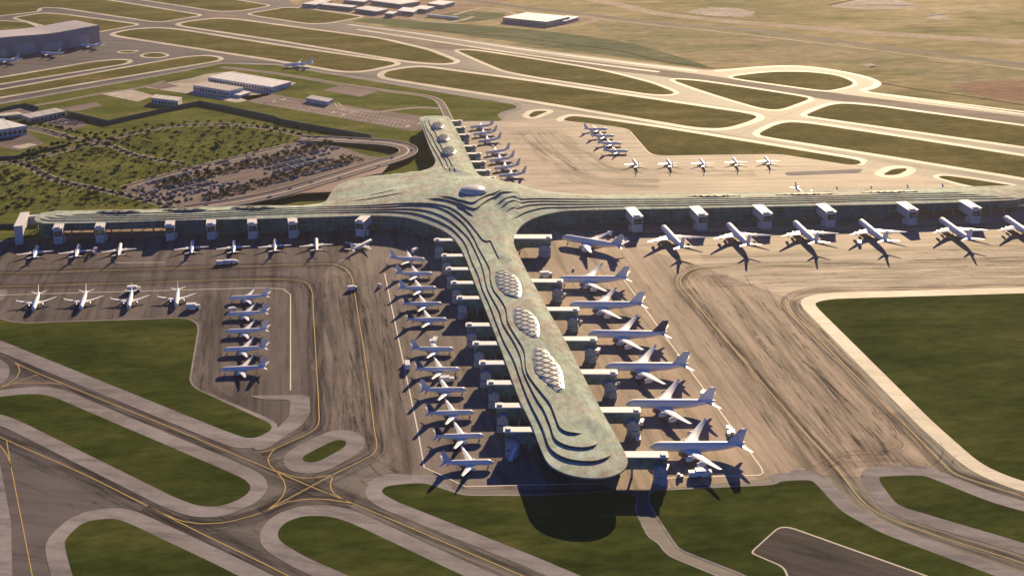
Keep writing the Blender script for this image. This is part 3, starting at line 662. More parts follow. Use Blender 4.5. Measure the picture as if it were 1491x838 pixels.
# skylights with diagonal lattice
def point_z(x, y): return float(roof_height(np.array([(x, y)]))[0])
def skylight(px, rise, lab, pane, lattice=True, zex=2.5, pitch=6.2, bar=.5):
    P = up_roof(px, zex); P = closed_smooth(P, 2.0)
    if area(P) < 0: P = P[::-1]
    PA = np.array([(p.x, p.y) for p in P]); c = PA.mean(0)
    zr = roof_height(PA); z0 = float(zr.max())-.3
    zb = np.maximum(zr, zr)  # rim follows roof
    g = np.arange(-60, 60, 1.6); pts = np.array([(c[0]+a, c[1]+b) for a in g for b in g]); ins = inside(pts, PA); pts = pts[ins]; pts = pts[seg_dist(pts, PA) > .8]
    V2 = [Vector((float(a), float(b))) for a, b in PA]+[Vector((float(a), float(b))) for a, b in pts]
    E2 = [(i, (i+1) % len(PA)) for i in range(len(PA))]
    v, e, f, *_ = delaunay_2d_cdt(V2, E2, [], 1, 1e-4)
    vn = np.array([(a.x, a.y) for a in v]); d = seg_dist(vn, PA); dm = d.max()
    rz = roof_height(vn)
    def hz(rz_, d_): return rz_+.35+rise*np.sqrt(np.clip(1-(1-np.clip(d_/dm, 0, 1))**2, 0, 1))
    # smooth rim height by using a fitted plane
    A = np.c_[PA, np.ones(len(PA))]; co, *_ = np.linalg.lstsq(A, zr, rcond=None); pl = lambda q: q@co[:2]+co[2]
    up = max(0.0, float((zr-pl(PA)).max()))*.5+.25
    zz = pl(vn)+up+rise*np.sqrt(np.clip(1-(1-np.clip(d/dm, 0, 1))**2, 0, 1))
    mb = MB(); mb.add([(a[0], a[1], z) for a, z in zip(vn, zz)], [tuple(x) for x in f])
    k0 = len(mb.v); zp = pl(PA)+up; nP = len(PA)
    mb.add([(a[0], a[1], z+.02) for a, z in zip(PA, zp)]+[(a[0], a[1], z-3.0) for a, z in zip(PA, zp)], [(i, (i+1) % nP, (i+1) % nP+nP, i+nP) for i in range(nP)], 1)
    sk = mb.build('skylight', [pane, M['riser']], smooth=False)
    for p in sk.data.polygons: p.use_smooth = True
    off_parent(sk, TERM); sk['label'] = lab
    if lattice:
        lt = MB()
        def zat(q):
            dd = seg_dist(q, PA); return pl(q)+up+rise*np.sqrt(np.clip(1-(1-np.clip(dd/dm, 0, 1))**2, 0, 1))
        for ang in (R(35), R(145)):
            dx, dy = math.cos(ang), math.sin(ang); nx, ny = -dy, dx
            for k in np.arange(-80, 80, pitch):
                t = np.arange(-80, 80, 1.5); q = np.c_[c[0]+nx*k+dx*t, c[1]+ny*k+dy*t]; ii = inside(q, PA); zq = zat(q)+.12
                for j in range(len(t)-1):
                    if ii[j] and ii[j+1]:
                        a = Vector((q[j][0], q[j][1], zq[j])); b = Vector((q[j+1][0], q[j+1][1], zq[j+1])); w = bar/2
                        o1 = Vector((nx*w, ny*w, 0)); h = Vector((0, 0, .25))
                        lt.add([a-o1, a+o1, b+o1, b-o1, a-o1+h, a+o1+h, b+o1+h, b-o1+h], [(4,5,6,7),(0,4,7,3),(1,2,6,5),(0,1,5,4),(3,7,6,2)])
        lo = lt.build('lattice', M['lattice'], fix=False); lo.parent = sk
    # raised black lip along the north-east rim
    return sk
M['lattice'] = plain('lattice_bronze', (.10, .085, .06), .6)
M['pane'] = plain('skylight_pane', (.46, .49, .43), .25, spec=.8, var=.35, scale=.15)
M['pane_dark'] = plain('skylight_pane_darker', (.16, .18, .19), .2, spec=.8, var=.4, scale=.15)  # darker pane colour, not assigned to any skylight
M['pane_mid'] = plain('skylight_pane_grey', (.20, .21, .19), .6, spec=.2, var=.3, scale=.1)
M['dome'] = plain('dome_membrane', (.55, .52, .48), .3, var=.05)
skylight([(721,398),(729,395),(739,396),(752,405),(759,419),(757,434),(748,434),(736,430),(724,417)], 1.0, 'northern lens skylight of the long pier roof', M['pane'])
skylight([(747,451),(754,448),(762,449),(777,460),(785,475),(784,492),(776,492),(765,487),(750,472)], 1.0, 'middle lens skylight of the long pier roof', M['pane'])
skylight([(776,510),(783,507),(792,508),(807,524),(817,538),(820,552),(821,569),(811,572),(793,556),(779,541)], 1.1, 'southern and largest lens skylight of the long pier roof', M['pane'])
def ell(cx_, cy_, rx, ry, n=14): return [(cx_+rx*math.cos(2*math.pi*i/n), cy_+ry*math.sin(2*math.pi*i/n)) for i in range(n)]
skylight(ell(689, 283.5, 20, 6.3), 5.5, 'smooth white domed skylight over the hub', M['dome'], False, 4)
for q, nm in (((637.7,185,9.4,5.2), 'northernmost'), ((645.7,203.5,9.2,5.4), 'middle'), ((654,222,10.8,6.6), 'southernmost')):
    skylight(ell(*q), 2.2, nm+' round lattice skylight of the short north pier', M['pane'], True, 1.8, 4.2, .5)
for cx_, cy_, hw, nm in ((172,308.3,33,'westernmost eye-shaped skylight of the west wing'), (268,305.3,33,'middle eye-shaped skylight of the west wing'), (368,302.3,33,'eastern eye-shaped skylight of the west wing'),
                     (1039,284.6,40,'first eye-shaped skylight of the east wing from the hub'), (1171,282.0,42,'second eye-shaped skylight of the east wing from the hub'), (1295,278.6,42,'outermost eye-shaped skylight of the east wing')):
    skylight([(cx_-hw, cy_+1.3), (cx_-hw*.5, cy_-1.0), (cx_, cy_-2.1), (cx_+hw*.5, cy_-1.4), (cx_+hw, cy_+.6), (cx_+hw*.5, cy_+1.8), (cx_, cy_+2.6), (cx_-hw*.5, cy_+2.4)], .9, nm, M['pane_mid'], True, 2.0, 9, .8)
# ------------------------------------------------------------------ jet bridges
def ray_to_outline(p, d, lim=220):
    for k in range(1, lim*2):
        q = p+d*(k*.5)
        if inside(np.array([(q.x, q.y)]), OA)[0]: return k*.5
    return 25.0
def bridge(front, dirv, wid, ztop, label, group, zbot=7.5, style='pier', towerw=8, over=5.0, side=1):
    L = ray_to_outline(front, dirv)+over; ang = math.atan2(dirv.y, dirv.x)
    root = empty('jet_bridge', (front.x, front.y, 0), ang, label, 'jet bridge', group)
    
    b = MB(); b.box((L/2-.4, 0, ztop), (L+1.2, wid+.8, .9)); b.box((2.5, .5, ztop+.9), (3.5, wid*.6, .9)); b.build('roof', M['roof_white'], root)
    # walls folded into shallow upright ribs, one continuous shell
    b = MB(); nseg = max(2, int(L/2.5)); prof = []
    for k in range(nseg+1): prof.append((L*k/nseg, wid/2+(.12 if k % 2 else 0)))
    loop = prof+[(x, -y) for x, y in prof[::-1]]; b.prism([Vector(q) for q in loop], zbot, ztop-.5)
    b.build('tunnel', M['panel_green'] if style == 'pier' else M['white'], root)
    if style == 'pier':
        b = MB(); b.box((towerw/2+.4, -side*(wid/2+2.6), 5.2), (towerw, 5, 10.4)); b.box((towerw/2-1, -side*(wid/2+5.6), 2.6), (towerw*.7, 2.6, 5.2)); b.box((towerw*.6, -side*(wid/2+3.5), 11), (towerw*.5, 3, 1.4))
        b.build('stair_tower', M['cab_grey'], root)
        b = MB(); b.box((towerw*.4, 0, zbot/2), (2.6, wid*.7, zbot)); b.build('support_column', M['wall_grey'], root); b = MB(); b.box((L*.7, 0, zbot/2), (1.4, 1.4, zbot)); b.build('support_column', M['wall_grey'], root)
    else:
        b = MB(); b.box((3.4, 0, zbot/2+.05), (6.8, wid*.96, zbot-.1)); b.box((6.5, side*(wid/2+1.2), 3), (3, 2.2, 6)); b.build('stair_tower', M['white'], root)
        b = MB(); b.box((-.1, 0, zbot+(ztop-zbot)*.42), (.3, wid*.86, (ztop-zbot)*.6)); b.build('window', M['glass_dark'], root)
        b = MB(); b.box((-.3, 0, zbot+(ztop-zbot)*.42), (.3, wid*.9, .3)); b.box((-.3, 0, zbot+1), (.3, wid*.9, .3)); b.box((-.3, 0, zbot+2), (.25, .3, 4)); b.build('window_frame', M['cab_grey'], root)
    return root
ex = Vector((1, 0))
ORD = ['first','second','third','fourth','fifth','sixth','seventh','eighth','ninth','tenth','eleventh','twelfth']
lp = [(633.7,346),(644.4,368.6),(651,388),(658.4,408),(666.7,430),(679.9,469),(690,496),(699.5,524),(711,553),(723,586),(735,621)]
for i, (a, b_) in enumerate(lp):
    p = U(a, b_+2, 15.5)
    bridge(p+Vector((0, -2)), ex, 5.5, 15.5, f'green-sided jet bridge, {ORD[i]} from the hub, west side of the long pier', 'jet bridges on the west side of the long pier', side=1, zbot=6.5)
rp = [(818.5,407),(841.5,448),(867.5,491),(897,539),(930.5,594),(970,658.5)]
for i, (a, b_) in enumerate(rp):
    p = U(a, b_, 16)
    bridge(p+Vector((0, -2.5)), -ex, 6.5, 16, f'green-sided jet bridge, {ORD[i]} from the hub, east side of the long pier', 'jet bridges on the east side of the long pier', side=-1, towerw=9)
p = U(802, 343, 17); bridge(p+Vector((0, -3)), -ex, 10, 17, 'large pale jet bridge in the corner between long pier and east wing', 'corner jet bridges', side=-1, towerw=12, over=8)
wp = [(85,355.5),(146,353.5),(248,350.5),(308,349),(368,348),(427,346.5)]
wdir = (U(330+30, 0)-U(330+75, 200)).normalized()
def wing_dir(px, py): return (U(330+(px-330)*.93, YH+(py-YH)*.93)-U(px, py)).normalized()
for i, (a, b_) in enumerate(wp):
    bridge(U(a, b_), wing_dir(a, b_), 9, 16.5, f'white box-shaped jet bridge, {ORD[i]} from the western tip along the west wing', 'jet bridges along the west wing', style='wing', side=-1)
bridge(U(524, 344.5), (U(548, 322)-U(524, 344.5)).normalized(), 10, 16.5, 'white jet bridge set at an angle on the west wing beside the hub', 'jet bridges along the west wing', style='wing', side=-1)
wp = [(928.5,338),(1023,335.5),(1117,333.5),(1210,331),(1329,328),(1421,325.5)]
for i, (a, b_) in enumerate(wp):
    d_ = (U(413+(a-413)*.93, YH+(b_-YH)*.93)-U(a, b_)).normalized()
    bridge(U(a, b_), d_, 11, 17, f'white box-shaped jet bridge, {ORD[i]} from the hub along the east wing', 'jet bridges along the east wing', style='wing', side=1)
npx = [(672,176),(677,185.5),(683.5,196),(693,212.5),(700,223.5),(706.5,235.5),(713.5,248),(721,258.5)]
for i, (a, b_) in enumerate(npx):
    p = U(a, b_, 14)
    bridge(p, -ex, 5, 14, f'short jet bridge with white roof, {ORD[i]} from the northern tip of the north pier', 'jet bridges on the north pier', zbot=5, side=-1, towerw=6, style='pier')
# white corridor building at the western tip
fr = U(28, 356); dv = wing_dir(28, 356)
root = empty('boarding_corridor', (fr.x, fr.y, 0), math.atan2(dv.y, dv.x), 'tall white L-shaped boarding corridor at the western tip of the terminal', 'boarding corridor')
b = MB(); b.box((20, 0, 14), (40, 8, 11)); b.build('corridor', M['white'], root)
b = MB(); b.box((3, 0, 4.25), (6, 7.8, 8.5)); b.build('end_tower', M['white'], root)
b = MB(); b.box((20, 0, 19.7), (41, 8.8, .7)); b.build('roof', M['roof_white'], root)
b = MB(); b.box((38, -20, 12), (5, 33, 9)); b.build('connecting_corridor', M['white'], root)
for yy in (-12, -26): b = MB(); b.box((38, yy, 3.7), (1.5, 1.5, 7.4)); b.build('support_column', M['wall_grey'], root)
# ------------------------------------------------------------------ aircraft
def airfoil(le, chord, y, z, th, vertical=False):
    out = []
    for u_, w_ in ((0, 0), (.12, .55), (.35, 1.0), (.7, .6), (1, 0), (.7, -.35), (.35, -.7), (.12, -.45)):
        x = le-u_*chord; t = w_*th*chord/2*1.6
        out.append((x, t, z) if vertical else (x, y, z+t))
    return out
def make_aircraft(kind):
    P = {}
    if kind == 'wide': L, Rf, zc_, span, fin, nE = 67.0, 3.3, 6.3, 63.0, 19.0, 4
    else: L, Rf, zc_, span, fin, nE = 36.0, 1.95, 3.5, 35.0, 12.3, 2
    nose = L/2
    st = [(0,.03,-.25),(.006,.22,-.22),(.018,.42,-.17),(.035,.62,-.10),(.055,.80,-.04),(.08,.93,0),(.11,1,0),(.35,1,0),(.62,1,0),(.70,.95,.05),(.78,.82,.15),(.86,.62,.32),(.93,.40,.50),(.975,.22,.62),(1,.07,.70)]
    b = MB(); b.lathe([(nose-t*L, r*Rf, zc_+dz*Rf, 0) for t, r, dz in st], 20)
    # wing-body fairing
    b.lathe([(nose-.30*L, .2*Rf, zc_-.75*Rf, 0), (nose-.34*L, .75*Rf, zc_-.5*Rf, 0), (nose-.45*L, .9*Rf, zc_-.42*Rf, 0), (nose-.58*L, .7*Rf, zc_-.5*Rf, 0), (nose-.63*L, .2*Rf, zc_-.7*Rf, 0)], 12)
    P['fuselage'] = (b.mesh('fuselage', M['whitepaint'], True), [])
    b = MB(); 
    x0 = nose-.045*L
    for s in (-1, 1):
        b.add([(x0+.3, s*.12*Rf, zc_+.56*Rf), (x0-.012*L, s*.15*Rf, zc_+.78*Rf), (x0-.03*L, s*.62*Rf, zc_+.62*Rf), (x0-.012*L, s*.62*Rf, zc_+.42*Rf)], [(0,1,2,3)])
    P['cockpit_window'] = (b.mesh('cockpit_window', M['glass_dark'], fix=False), [])
    b = MB()
    for s in (-1, 1):
        xa, xb = nose-.10*L, nose-.80*L; 
        b.add([(xa, s*(Rf+.02)*.985, zc_+.22*Rf), (xb, s*(Rf+.02)*.93, zc_+.30*Rf), (xb, s*(Rf+.02)*.90, zc_+.37*Rf), (xa, s*(Rf+.02)*.95, zc_+.32*Rf)], [(0,1,2,3)])
    for s in (-1, 1):
        rc, tc_, le = (.205*L, .045*L, nose-.315*L) if kind == 'wide' else (.20*L, .045*L, nose-.36*L)
        hs = span/2; sw = math.tan(R(37 if kind == 'wide' else 28)); zr = zc_-.5*Rf; dih = math.tan(R(6)); w = MB()
        y1 = .35*hs
        secs = [airfoil(le+.02*L, rc*1.02, s*Rf*.3, zr, .13), airfoil(le-(y1-Rf)*sw, rc*.60, s*y1, zr+(y1-Rf)*dih, .11),
                airfoil(le-(hs*.97-Rf)*sw, tc_, s*hs*.97, zr+(hs*.97-Rf)*dih*1.15, .09), airfoil(le-(hs-Rf)*sw-tc_*.35, tc_*.5, s*hs, zr+(hs-Rf)*dih*1.25+(0.3 if kind == 'wide' else 1.2), .09)]
        w.loft(secs); P.setdefault('wing', []).append((w.mesh('wing', M['whitepaint'], True), []))
        t = MB(); tl = nose-.865*L; th = span*.19
        t.loft([airfoil(tl, .085*L, s*Rf*.2, zc_+.45*Rf, .09), airfoil(tl-th*.75, .035*L, s*th, zc_+.45*Rf+th*.10, .08)])
        P.setdefault('tailplane', []).append((t.mesh('tailplane', M['whitepaint'], True), []))
        ey = (.34*hs, .60*hs) if nE == 4 else (.33*hs,)
        for y in ey:
            e = MB(); ez = zr+(y-Rf)*dih-(2.25 if kind == 'wide' else 1.05); er = 1.55 if kind == 'wide' else .95; el = 5.6 if kind == 'wide' else 3.9
            ex_ = le-(y-Rf)*sw+el*.62
            e.lathe([(ex_-.25, er*.78, ez, s*y), (ex_, er*.88, ez, s*y), (ex_-el*.15, er, ez, s*y), (ex_-el*.55, er*.97, ez, s*y), (ex_-el*.82, er*.66, ez, s*y), (ex_-el*1.12, er*.22, ez, s*y)], 14)
            e.box((ex_-el*.75, s*y, ez+er*1.0), (el*.9, .35, er*.95)); 
            em = e.mesh('engine', [M['whitepaint'], M['dark']], True)
            f = MB(); f.lathe([(ex_-.20, er*.70, ez, s*y), (ex_-.15, er*.72, ez, s*y)], 14)
            P.setdefault('engine', []).append((em, [('fan', f.mesh('fan', M['dark']))]))
    f = MB(); fl = nose-.80*L; fh = fin-(zc_+.75*Rf)
    def vsec(le_, ch, z, th_): return [(x, t_, z) for (x, t_, _) in airfoil(le_, ch, 0, z, th_, True)]
    f.loft([vsec(fl+.05*L, .21*L, zc_+.55*Rf, .05), vsec(fl-.01*L, .155*L, zc_+.95*Rf+fh*.04, .07), vsec(fl-.128*L, .075*L, fin-.3, .07), vsec(fl-.135*L, .055*L, fin, .05)])
    P['tail_fin'] = (f.mesh('tail_fin', M['whitepaint'], True), [])
    P['_fins'] = [P['tail_fin'][0]]
    for mm in ('navy', 'teal_paint', 'greypaint'):
        m2 = P['tail_fin'][0].copy(); m2.materials.clear(); m2.materials.append(M[mm]); P['_fins'].append(m2)
    gr = []
    for (gx, gy, k) in ((nose-.10*L, 0, .6), (nose-.50*L, Rf*.95, 1), (nose-.50*L, -Rf*.95, 1)):
        g = MB(); wr = (.75 if kind == 'wide' else .55)*(.85 if k < 1 else 1)
        g.box((gx, gy, wr+(zc_-.6*Rf-wr)/2), (.4, .4, zc_-.6*Rf-wr), 0)
        for sx in ((-1.1, 1.1) if kind == 'wide' and k == 1 else (0,)):
            for sy in (-.5, .5):
                n_ = 10; vv = []
                for q in (-.2, .2):
                    for i in range(n_): a_ = 2*math.pi*i/n_; vv.append((gx+sx*.75+wr*math.cos(a_), gy+sy+q, wr+wr*math.sin(a_)))
                g.add(vv, [(i, (i+1) % n_, (i+1) % n_+n_, i+n_) for i in range(n_)]+[tuple(range(n_)), tuple(range(n_, 2*n_))[::-1]], 1)
        P.setdefault('landing_gear', []).append((g.mesh('landing_gear', [M['greypaint'], M['dark']]), []))
    P['_dim'] = (L, zc_, Rf)
    return P
AC = {'wide': make_aircraft('wide'), 'narrow': make_aircraft('narrow')}
def link_mesh(name, me, par):
    o = bpy.data.objects.new(name, me); scene.collection.objects.link(o); o.parent = par; return o
def aircraft(kind, nose, tail, label, group, fin=0, scale=1.0, anchor='mid'):
    A = AC[kind]; L, zc_, Rf = A['_dim']; zn = (zc_-.25*Rf)*scale; zt = (zc_+.7*Rf)*scale
    a, b = U(nose[0], nose[1], zn), U(tail[0], tail[1], zt); d = (a-b).normalized()
    c = (a+b)/2 if anchor == 'mid' else (a-d*L*scale/2 if anchor == 'nose' else b+d*L*scale/2)
    r = empty('passenger_jet', (c.x, c.y, .2), math.atan2(d.y, d.x), label, 'airplane', group); r.scale = (scale,)*3
    for k, v in A.items():
        if k[0] == '_': continue
        for me, subs in (v if isinstance(v, list) else [v]):
            if k == 'tail_fin': me = A['_fins'][fin]
            o = link_mesh(k, me, r)
            if k == 'tail_fin' and fin in (1, 2): o['label'] = ('dark navy' if fin == 1 else 'dark teal')+' painted tail fin'
            for nm, sm in subs: link_mesh(nm, sm, o)
    return r
g = 'four-engined jets on the east side of the long pier'
for i, (a, b_, fn) in enumerate([((817,407.5),(911,403),3), ((830.5,445),(937,440.5),0), ((856,487),(973,483.5),1), ((883.5,535),(1001,529.5),3), ((912,589),(1041,583),0), ((946,651.5),(1087,644.5),3)]):
    aircraft('wide', a, b_, f'white four-engined jet, {ORD[i]} from the hub, east of the long pier'+(', navy fin' if fn == 1 else ''), g, fn)
aircraft('wide', (818,346), (903,356), 'white four-engined jet parked askew in the corner between long pier and east wing', 'four-engined jets along the east wing', 3, 1.0, 'nose')
for i, (a, b_) in enumerate([((964,330),(988,351.5)), ((1059,326.5),(1086,350)), ((1155.5,323.5),(1185,347)), ((1251,321.5),(1285,345)), ((1368,319),(1406,342)), ((1462,316.5),(1501,339))]):
    aircraft('wide', a, b_, f'white four-engined jet nosed toward the east wing, {ORD[i]} from the hub', 'four-engined jets along the east wing', 0, 1.0, 'nose')
g = 'twin jets on the west side of the long pier'
for i, (a, b_, fn) in enumerate([((620,378.5),(567.5,374),0), ((629.7,399),(577,396.5),3), ((635,420),(582,418),0), ((642.6,443),(588,441),2), ((650.6,466),(593,463.5),1), ((661,509),(598.8,506),3),
                            ((670,538.5),(605,535.5),2), ((679,568),(613,565.5),0), ((690,601),(622,599.5),2), ((705,635),(632.5,633.5),1), ((717.8,673.5),(643,671.5),3)]):
    aircraft('narrow', a, b_, f'white twin jet, {ORD[i]} from the hub, west of the long pier'+(', navy fin' if fn == 1 else ''), g, fn, .99)
g = 'twin jets nosed toward the west wing'
for i, (a, b_) in enumerate([((55,358.4),(48,378)), ((115.4,357),(109,377)), ((175.8,355),(172,374)), ((280.5,351.7),(278.5,371)), ((341,351),(340,369)), ((400.5,349),(400,368)), ((460.5,347.7),(461,367))]):
    aircraft('narrow', a, b_, f'white twin jet nosed toward the west wing, {ORD[i]} from the western tip', g, 0, .97, 'nose')
aircraft('narrow', (541.5,350), (510,364), 'white twin jet standing at an angle before the west wing beside the hub', g, 0, .97, 'nose')
for i, (a, b_) in enumerate([((48.3,452),(55,430)), ((117.3,450),(123.5,429.5)), ((187,449),(191,428)), ((256.4,446),(258.5,425.5))]):
    aircraft('narrow', a, b_, f'white twin jet nosed toward the grass, {ORD[i]} from the left of four', 'twin jets parked along the grass edge', 0, 1.0, 'nose')
for i, (a, b_) in enumerate([((334,435),(391,429)), ((330,458),(391,453)), ((329.7,483.5),(389.5,478)), ((326,510),(388.5,504)), ((322,538.5),(388.5,532.5))]):
    aircraft('narrow', a, b_, f'white twin jet in the west apron column of five, {ORD[i]} from the top', 'twin jets in the remote column of the west apron', 3 if i % 2 else 0, 1.0)
for i, (a, b_) in enumerate([((684.6,186),(719,180.5)), ((689,196.5),(724,190)), ((694,207.5),(732,199.6)), ((705.4,223.5),(743.6,215.7)), ((712,235),(750,227)), ((718,246.5),(759,238.5)), ((726,257),(766.5,250.6))]):
    aircraft('narrow', a, b_, f'grey-white twin jet, {ORD[i]} from the top in the row east of the north pier', 'twin jets at the north pier', 3, 1.0)
for i, (a, b_) in enumerate([((883.5,188.5),(851,187)), ((893,198.5),(860.7,196.5)), ((904,209.5),(871.4,207)), ((914.4,220.5),(878,218.5))]):
    aircraft('narrow', a, b_, f'white twin jet in the north apron column of four, {ORD[i]} from the top', 'column of twin jets on the north apron', 0, .92)
for i, (a, b_) in enumerate([((922,233),(931.5,245)), ((971,232.5),(981,244.5)), ((1019.5,232),(1029,243)), ((1067,230.5),(1077.5,241.5)), ((1114,229),(1124,240.5))]):
    aircraft('narrow', a, b_, f'white twin jet in the north apron row of five, {ORD[i]} from the left', 'row of twin jets on the north apron', 0, .9, 'nose')
for i, (tx, ty) in enumerate([(1157,272), (1217,279), (1267,278), (1319.7,276.5), (1370.7,275)]):
    nx_, ny_ = tx+(tx-413)*.03, ty+(ty-YH)*.03
    aircraft('narrow', (nx_, ny_), (tx, ty), f'twin jet mostly hidden behind the east wing roof, {ORD[i]} from the left of five', 'twin jets behind the east wing', 3, .95, 'tail')
aircraft('narrow', (117,66), (149,66), 'pale twin jet at the right-hand end of the big hangar front', 'jets before the big hangar', 0, 1.25)
aircraft('narrow', (57.7,77), (90,78), 'pale twin jet in the middle before the big hangar', 'jets before the big hangar', 0, 1.25)
aircraft('narrow', (-5,88), (27,87), 'pale twin jet before the big hangar, cut by the left picture edge', 'jets before the big hangar', 3, 1.25)
aircraft('narrow', (413.6,95.5), (456,91), 'grey-white jet taxiing alone on the far taxiway above the white sheds', 'taxiing jets', 3, 1.35)
# ------------------------------------------------------------------ buildings
def quad_building(name, c1, c2, c3, h, label, cat, roofm, wallm, overhang=.6, wins=True, doors=0, parapet=True, group=None, ann=None):
    # c1,c2 front roof corners, c3 back corner next to c2 (roof height pixels)
    a, b, c = U(*c1, h), U(*c2, h), U(*c3, h); d = a+(c-b); root = empty(name, ((a.x+b.x+c.x+d.x)/4, (a.y+b.y+c.y+d.y)/4, 0), 0, label, cat, group)
    o = Vector(root.location)
    loc = [Vector((p.x-o.x, p.y-o.y)) for p in (a, b, c, d)]
    m_ = MB(); m_.prism(loc, 0, h-.3); m_.build('wall', wallm, root)
    cen_ = Vector((0, 0)); big = [p+p.normalized()*overhang for p in loc]
    m_ = MB(); m_.prism(big, h-.3, h+.25)
    e1, e2 = loc[1]-loc[0], loc[3]-loc[0]
    nn = max(1, int(e1.length/14))
    for k in range(nn):      # roof ribs / vents
        p = loc[0]+e1*((k+.5)/nn)+e2*.5; m_.box((p.x, p.y, h+.2), (1.2, e2.length*.9, .6), 0, math.atan2(e1.y, e1.x))
    m_.build('roof', roofm, root)
    if wins:
        an = math.atan2(e1.y, e1.x); nrm_ = Vector((e1.y, -e1.x)).normalized()
        if nrm_.dot(loc[0]-loc[3]) < 0: nrm_ = -nrm_
        k = max(3, int(e1.length/6))
        for i in range(k):
            p = loc[0]+e1*((i+.5)/k)+nrm_*.1; w_ = MB(); w_.box((p.x, p.y, h*.42), (e1.length/k*.6, .3, h*.4), 0, an); w_.build('window', M['glass_dark'], root)
    return root
quad_building('warehouse', (303,112.5), (396,127), (424,119), 8, 'long white-roofed shed with dark openings, larger of the pair', 'warehouse', M['roof_white'], M['white'])
quad_building('warehouse', (281,124), (333,132.5), (354,127.5), 9.5, 'white shed with pinkish flat roof just below the long white shed', 'warehouse', plain('pink_roof', (.45,.38,.35), .7), M['white'])
quad_building('annex', (333,136), (350,139), (365,134), 4, 'low white annex at the right end of the pinkish-roofed shed', 'shed', M['roof_white'], M['white'], wins=False)
quad_building('warehouse', (220,142.5), (259,147), (265,142), 9, 'small cream-roofed white building beside the pale square yard', 'warehouse', plain('cream_roof', (.5,.46,.40), .7), M['white'])
quad_building('shed', (446,143), (477,148.5), (485,144), 6, 'small grey-white shed standing on the striped parking strip', 'shed', M['wall_grey'], M['white'], wins=False)
quad_building('shed', (45,172), (95,162), (81,157.5), 8, 'long grey shed with pale roof behind the small car park on the left', 'shed', plain('grey_roof', (.42,.40,.38), .7), M['wall_grey'])
quad_building('shed', (3,169), (34,166), (25,163), 5, 'low cream hut beside the long grey shed at the left edge', 'shed', plain('cream_roof_2', (.5,.46,.40), .7), M['wall_grey'], wins=False)
quad_building('warehouse', (-55,197), (39,183), (0,173), 12, 'white hall with dark window band cut by the left picture edge', 'warehouse', M['roof_white'], M['white'])
quad_building('warehouse', (732,25.5), (796,32), (830,24.5), 10, 'large white-roofed warehouse alone on the far plain', 'warehouse', M['roof_white'], M['wall_grey'])
quad_building('shed', (803,29), (822,31), (843,25), 6, 'low white annex to the right of the lone far warehouse', 'shed', M['roof_white'], M['wall_grey'], wins=False)
cg = [((440,5.5),(460,7),(483,1.5),'first from the left'), ((466,6.5),(512,11),(520,8.5),'second from the left'), ((517,12.5),(548,17),(565,13.5),'third from the left'), ((540,1),(583,6.5),(612,2),'largest, at the very top'),
      ((579,15.5),(602,18),(610,13),'fourth from the left'), ((600,12),(620,14),(633,10),'fifth from the left'), ((622,5),(645,7.5),(662,3),'last on the right'), ((560,19.5),(572,20.5),(579,17.5),'smallest, in front'), ((500,0),(530,3),(540,-1),'half cut by the top edge')]
for a, b_, c_, nm in cg:
    quad_building('warehouse', a, b_, c_, 7.5, f'white-roofed far cargo warehouse, {nm}', 'warehouse', M['roof_white'], M['wall_grey'], group='far cargo warehouses')
# hangar
a, b_, c_ = U(0,84), U(145.5,64), U(110,29.5, 36)
a = a+(a-b_)*1.1; d_ = a+(c_-b_)
root = empty('aircraft_hangar', (b_.x, b_.y, 0), 0, 'huge grey-violet aircraft hangar with gently waved pale roof at upper left', 'hangar')
mw = MB(); mr = MB(); NW = 40
vv = []
def wave(t): return 35+1.8*math.cos(t*math.pi*4.2)-1.0
fr_, bk_ = [], []
for i in range(NW+1):
    t = i/NW; p = b_+(a-b_)*t-b_; q = c_+(d_-c_)*t-b_; z = wave(t); fr_.append((p.x, p.y, z)); bk_.append((q.x, q.y, z))
for i in range(NW):
    p, q, r_, s_ = fr_[i], fr_[i+1], bk_[i+1], bk_[i]
    mr.add([p, q, r_, s_, (p[0],p[1],p[2]-1), (q[0],q[1],q[2]-1), (r_[0],r_[1],r_[2]-1), (s_[0],s_[1],s_[2]-1)], [(0,1,2,3),(4,7,6,5),(0,4,5,1),(2,6,7,3)])
    for u1, u2 in ((p, q), (s_, r_)): mw.add([(u1[0],u1[1],0),(u2[0],u2[1],0),(u2[0],u2[1],u2[2]-.9),(u1[0],u1[1],u1[2]-.9)], [(0,1,2,3)])
for u1, u2 in ((fr_[0], bk_[0]), (fr_[-1], bk_[-1])): mw.add([(u1[0],u1[1],0),(u2[0],u2[1],0),(u2[0],u2[1],u2[2]-.5),(u1[0],u1[1],u1[2]-.5)], [(0,1,2,3)])
mw.build('wall', plain('hangar_wall', (.24,.22,.25), .6, var=.18, scale=.03), root, fix=False); mr.build('roof', plain('hangar_roof', (.42,.38,.36), .6), root)
an = math.atan2((a-b_).y, (a-b_).x); nv = Vector(((a-b_).y, -(a-b_).x)).normalized(); nv = nv if nv.y < 0 else -nv
for t, hh, nm in ((.10, 20, 0), (.23, 15, 0), (.36, 20, 0), (.49, 15, 0), (.62, 18, 0)):
    p = (a-b_)*t+nv*.3; m_ = MB(); m_.box((p.x, p.y, hh/2), (34, .5, hh), 0, an); m_.build('hangar_door', plain('hangar_door_paint', (.33,.32,.34), .6), root)
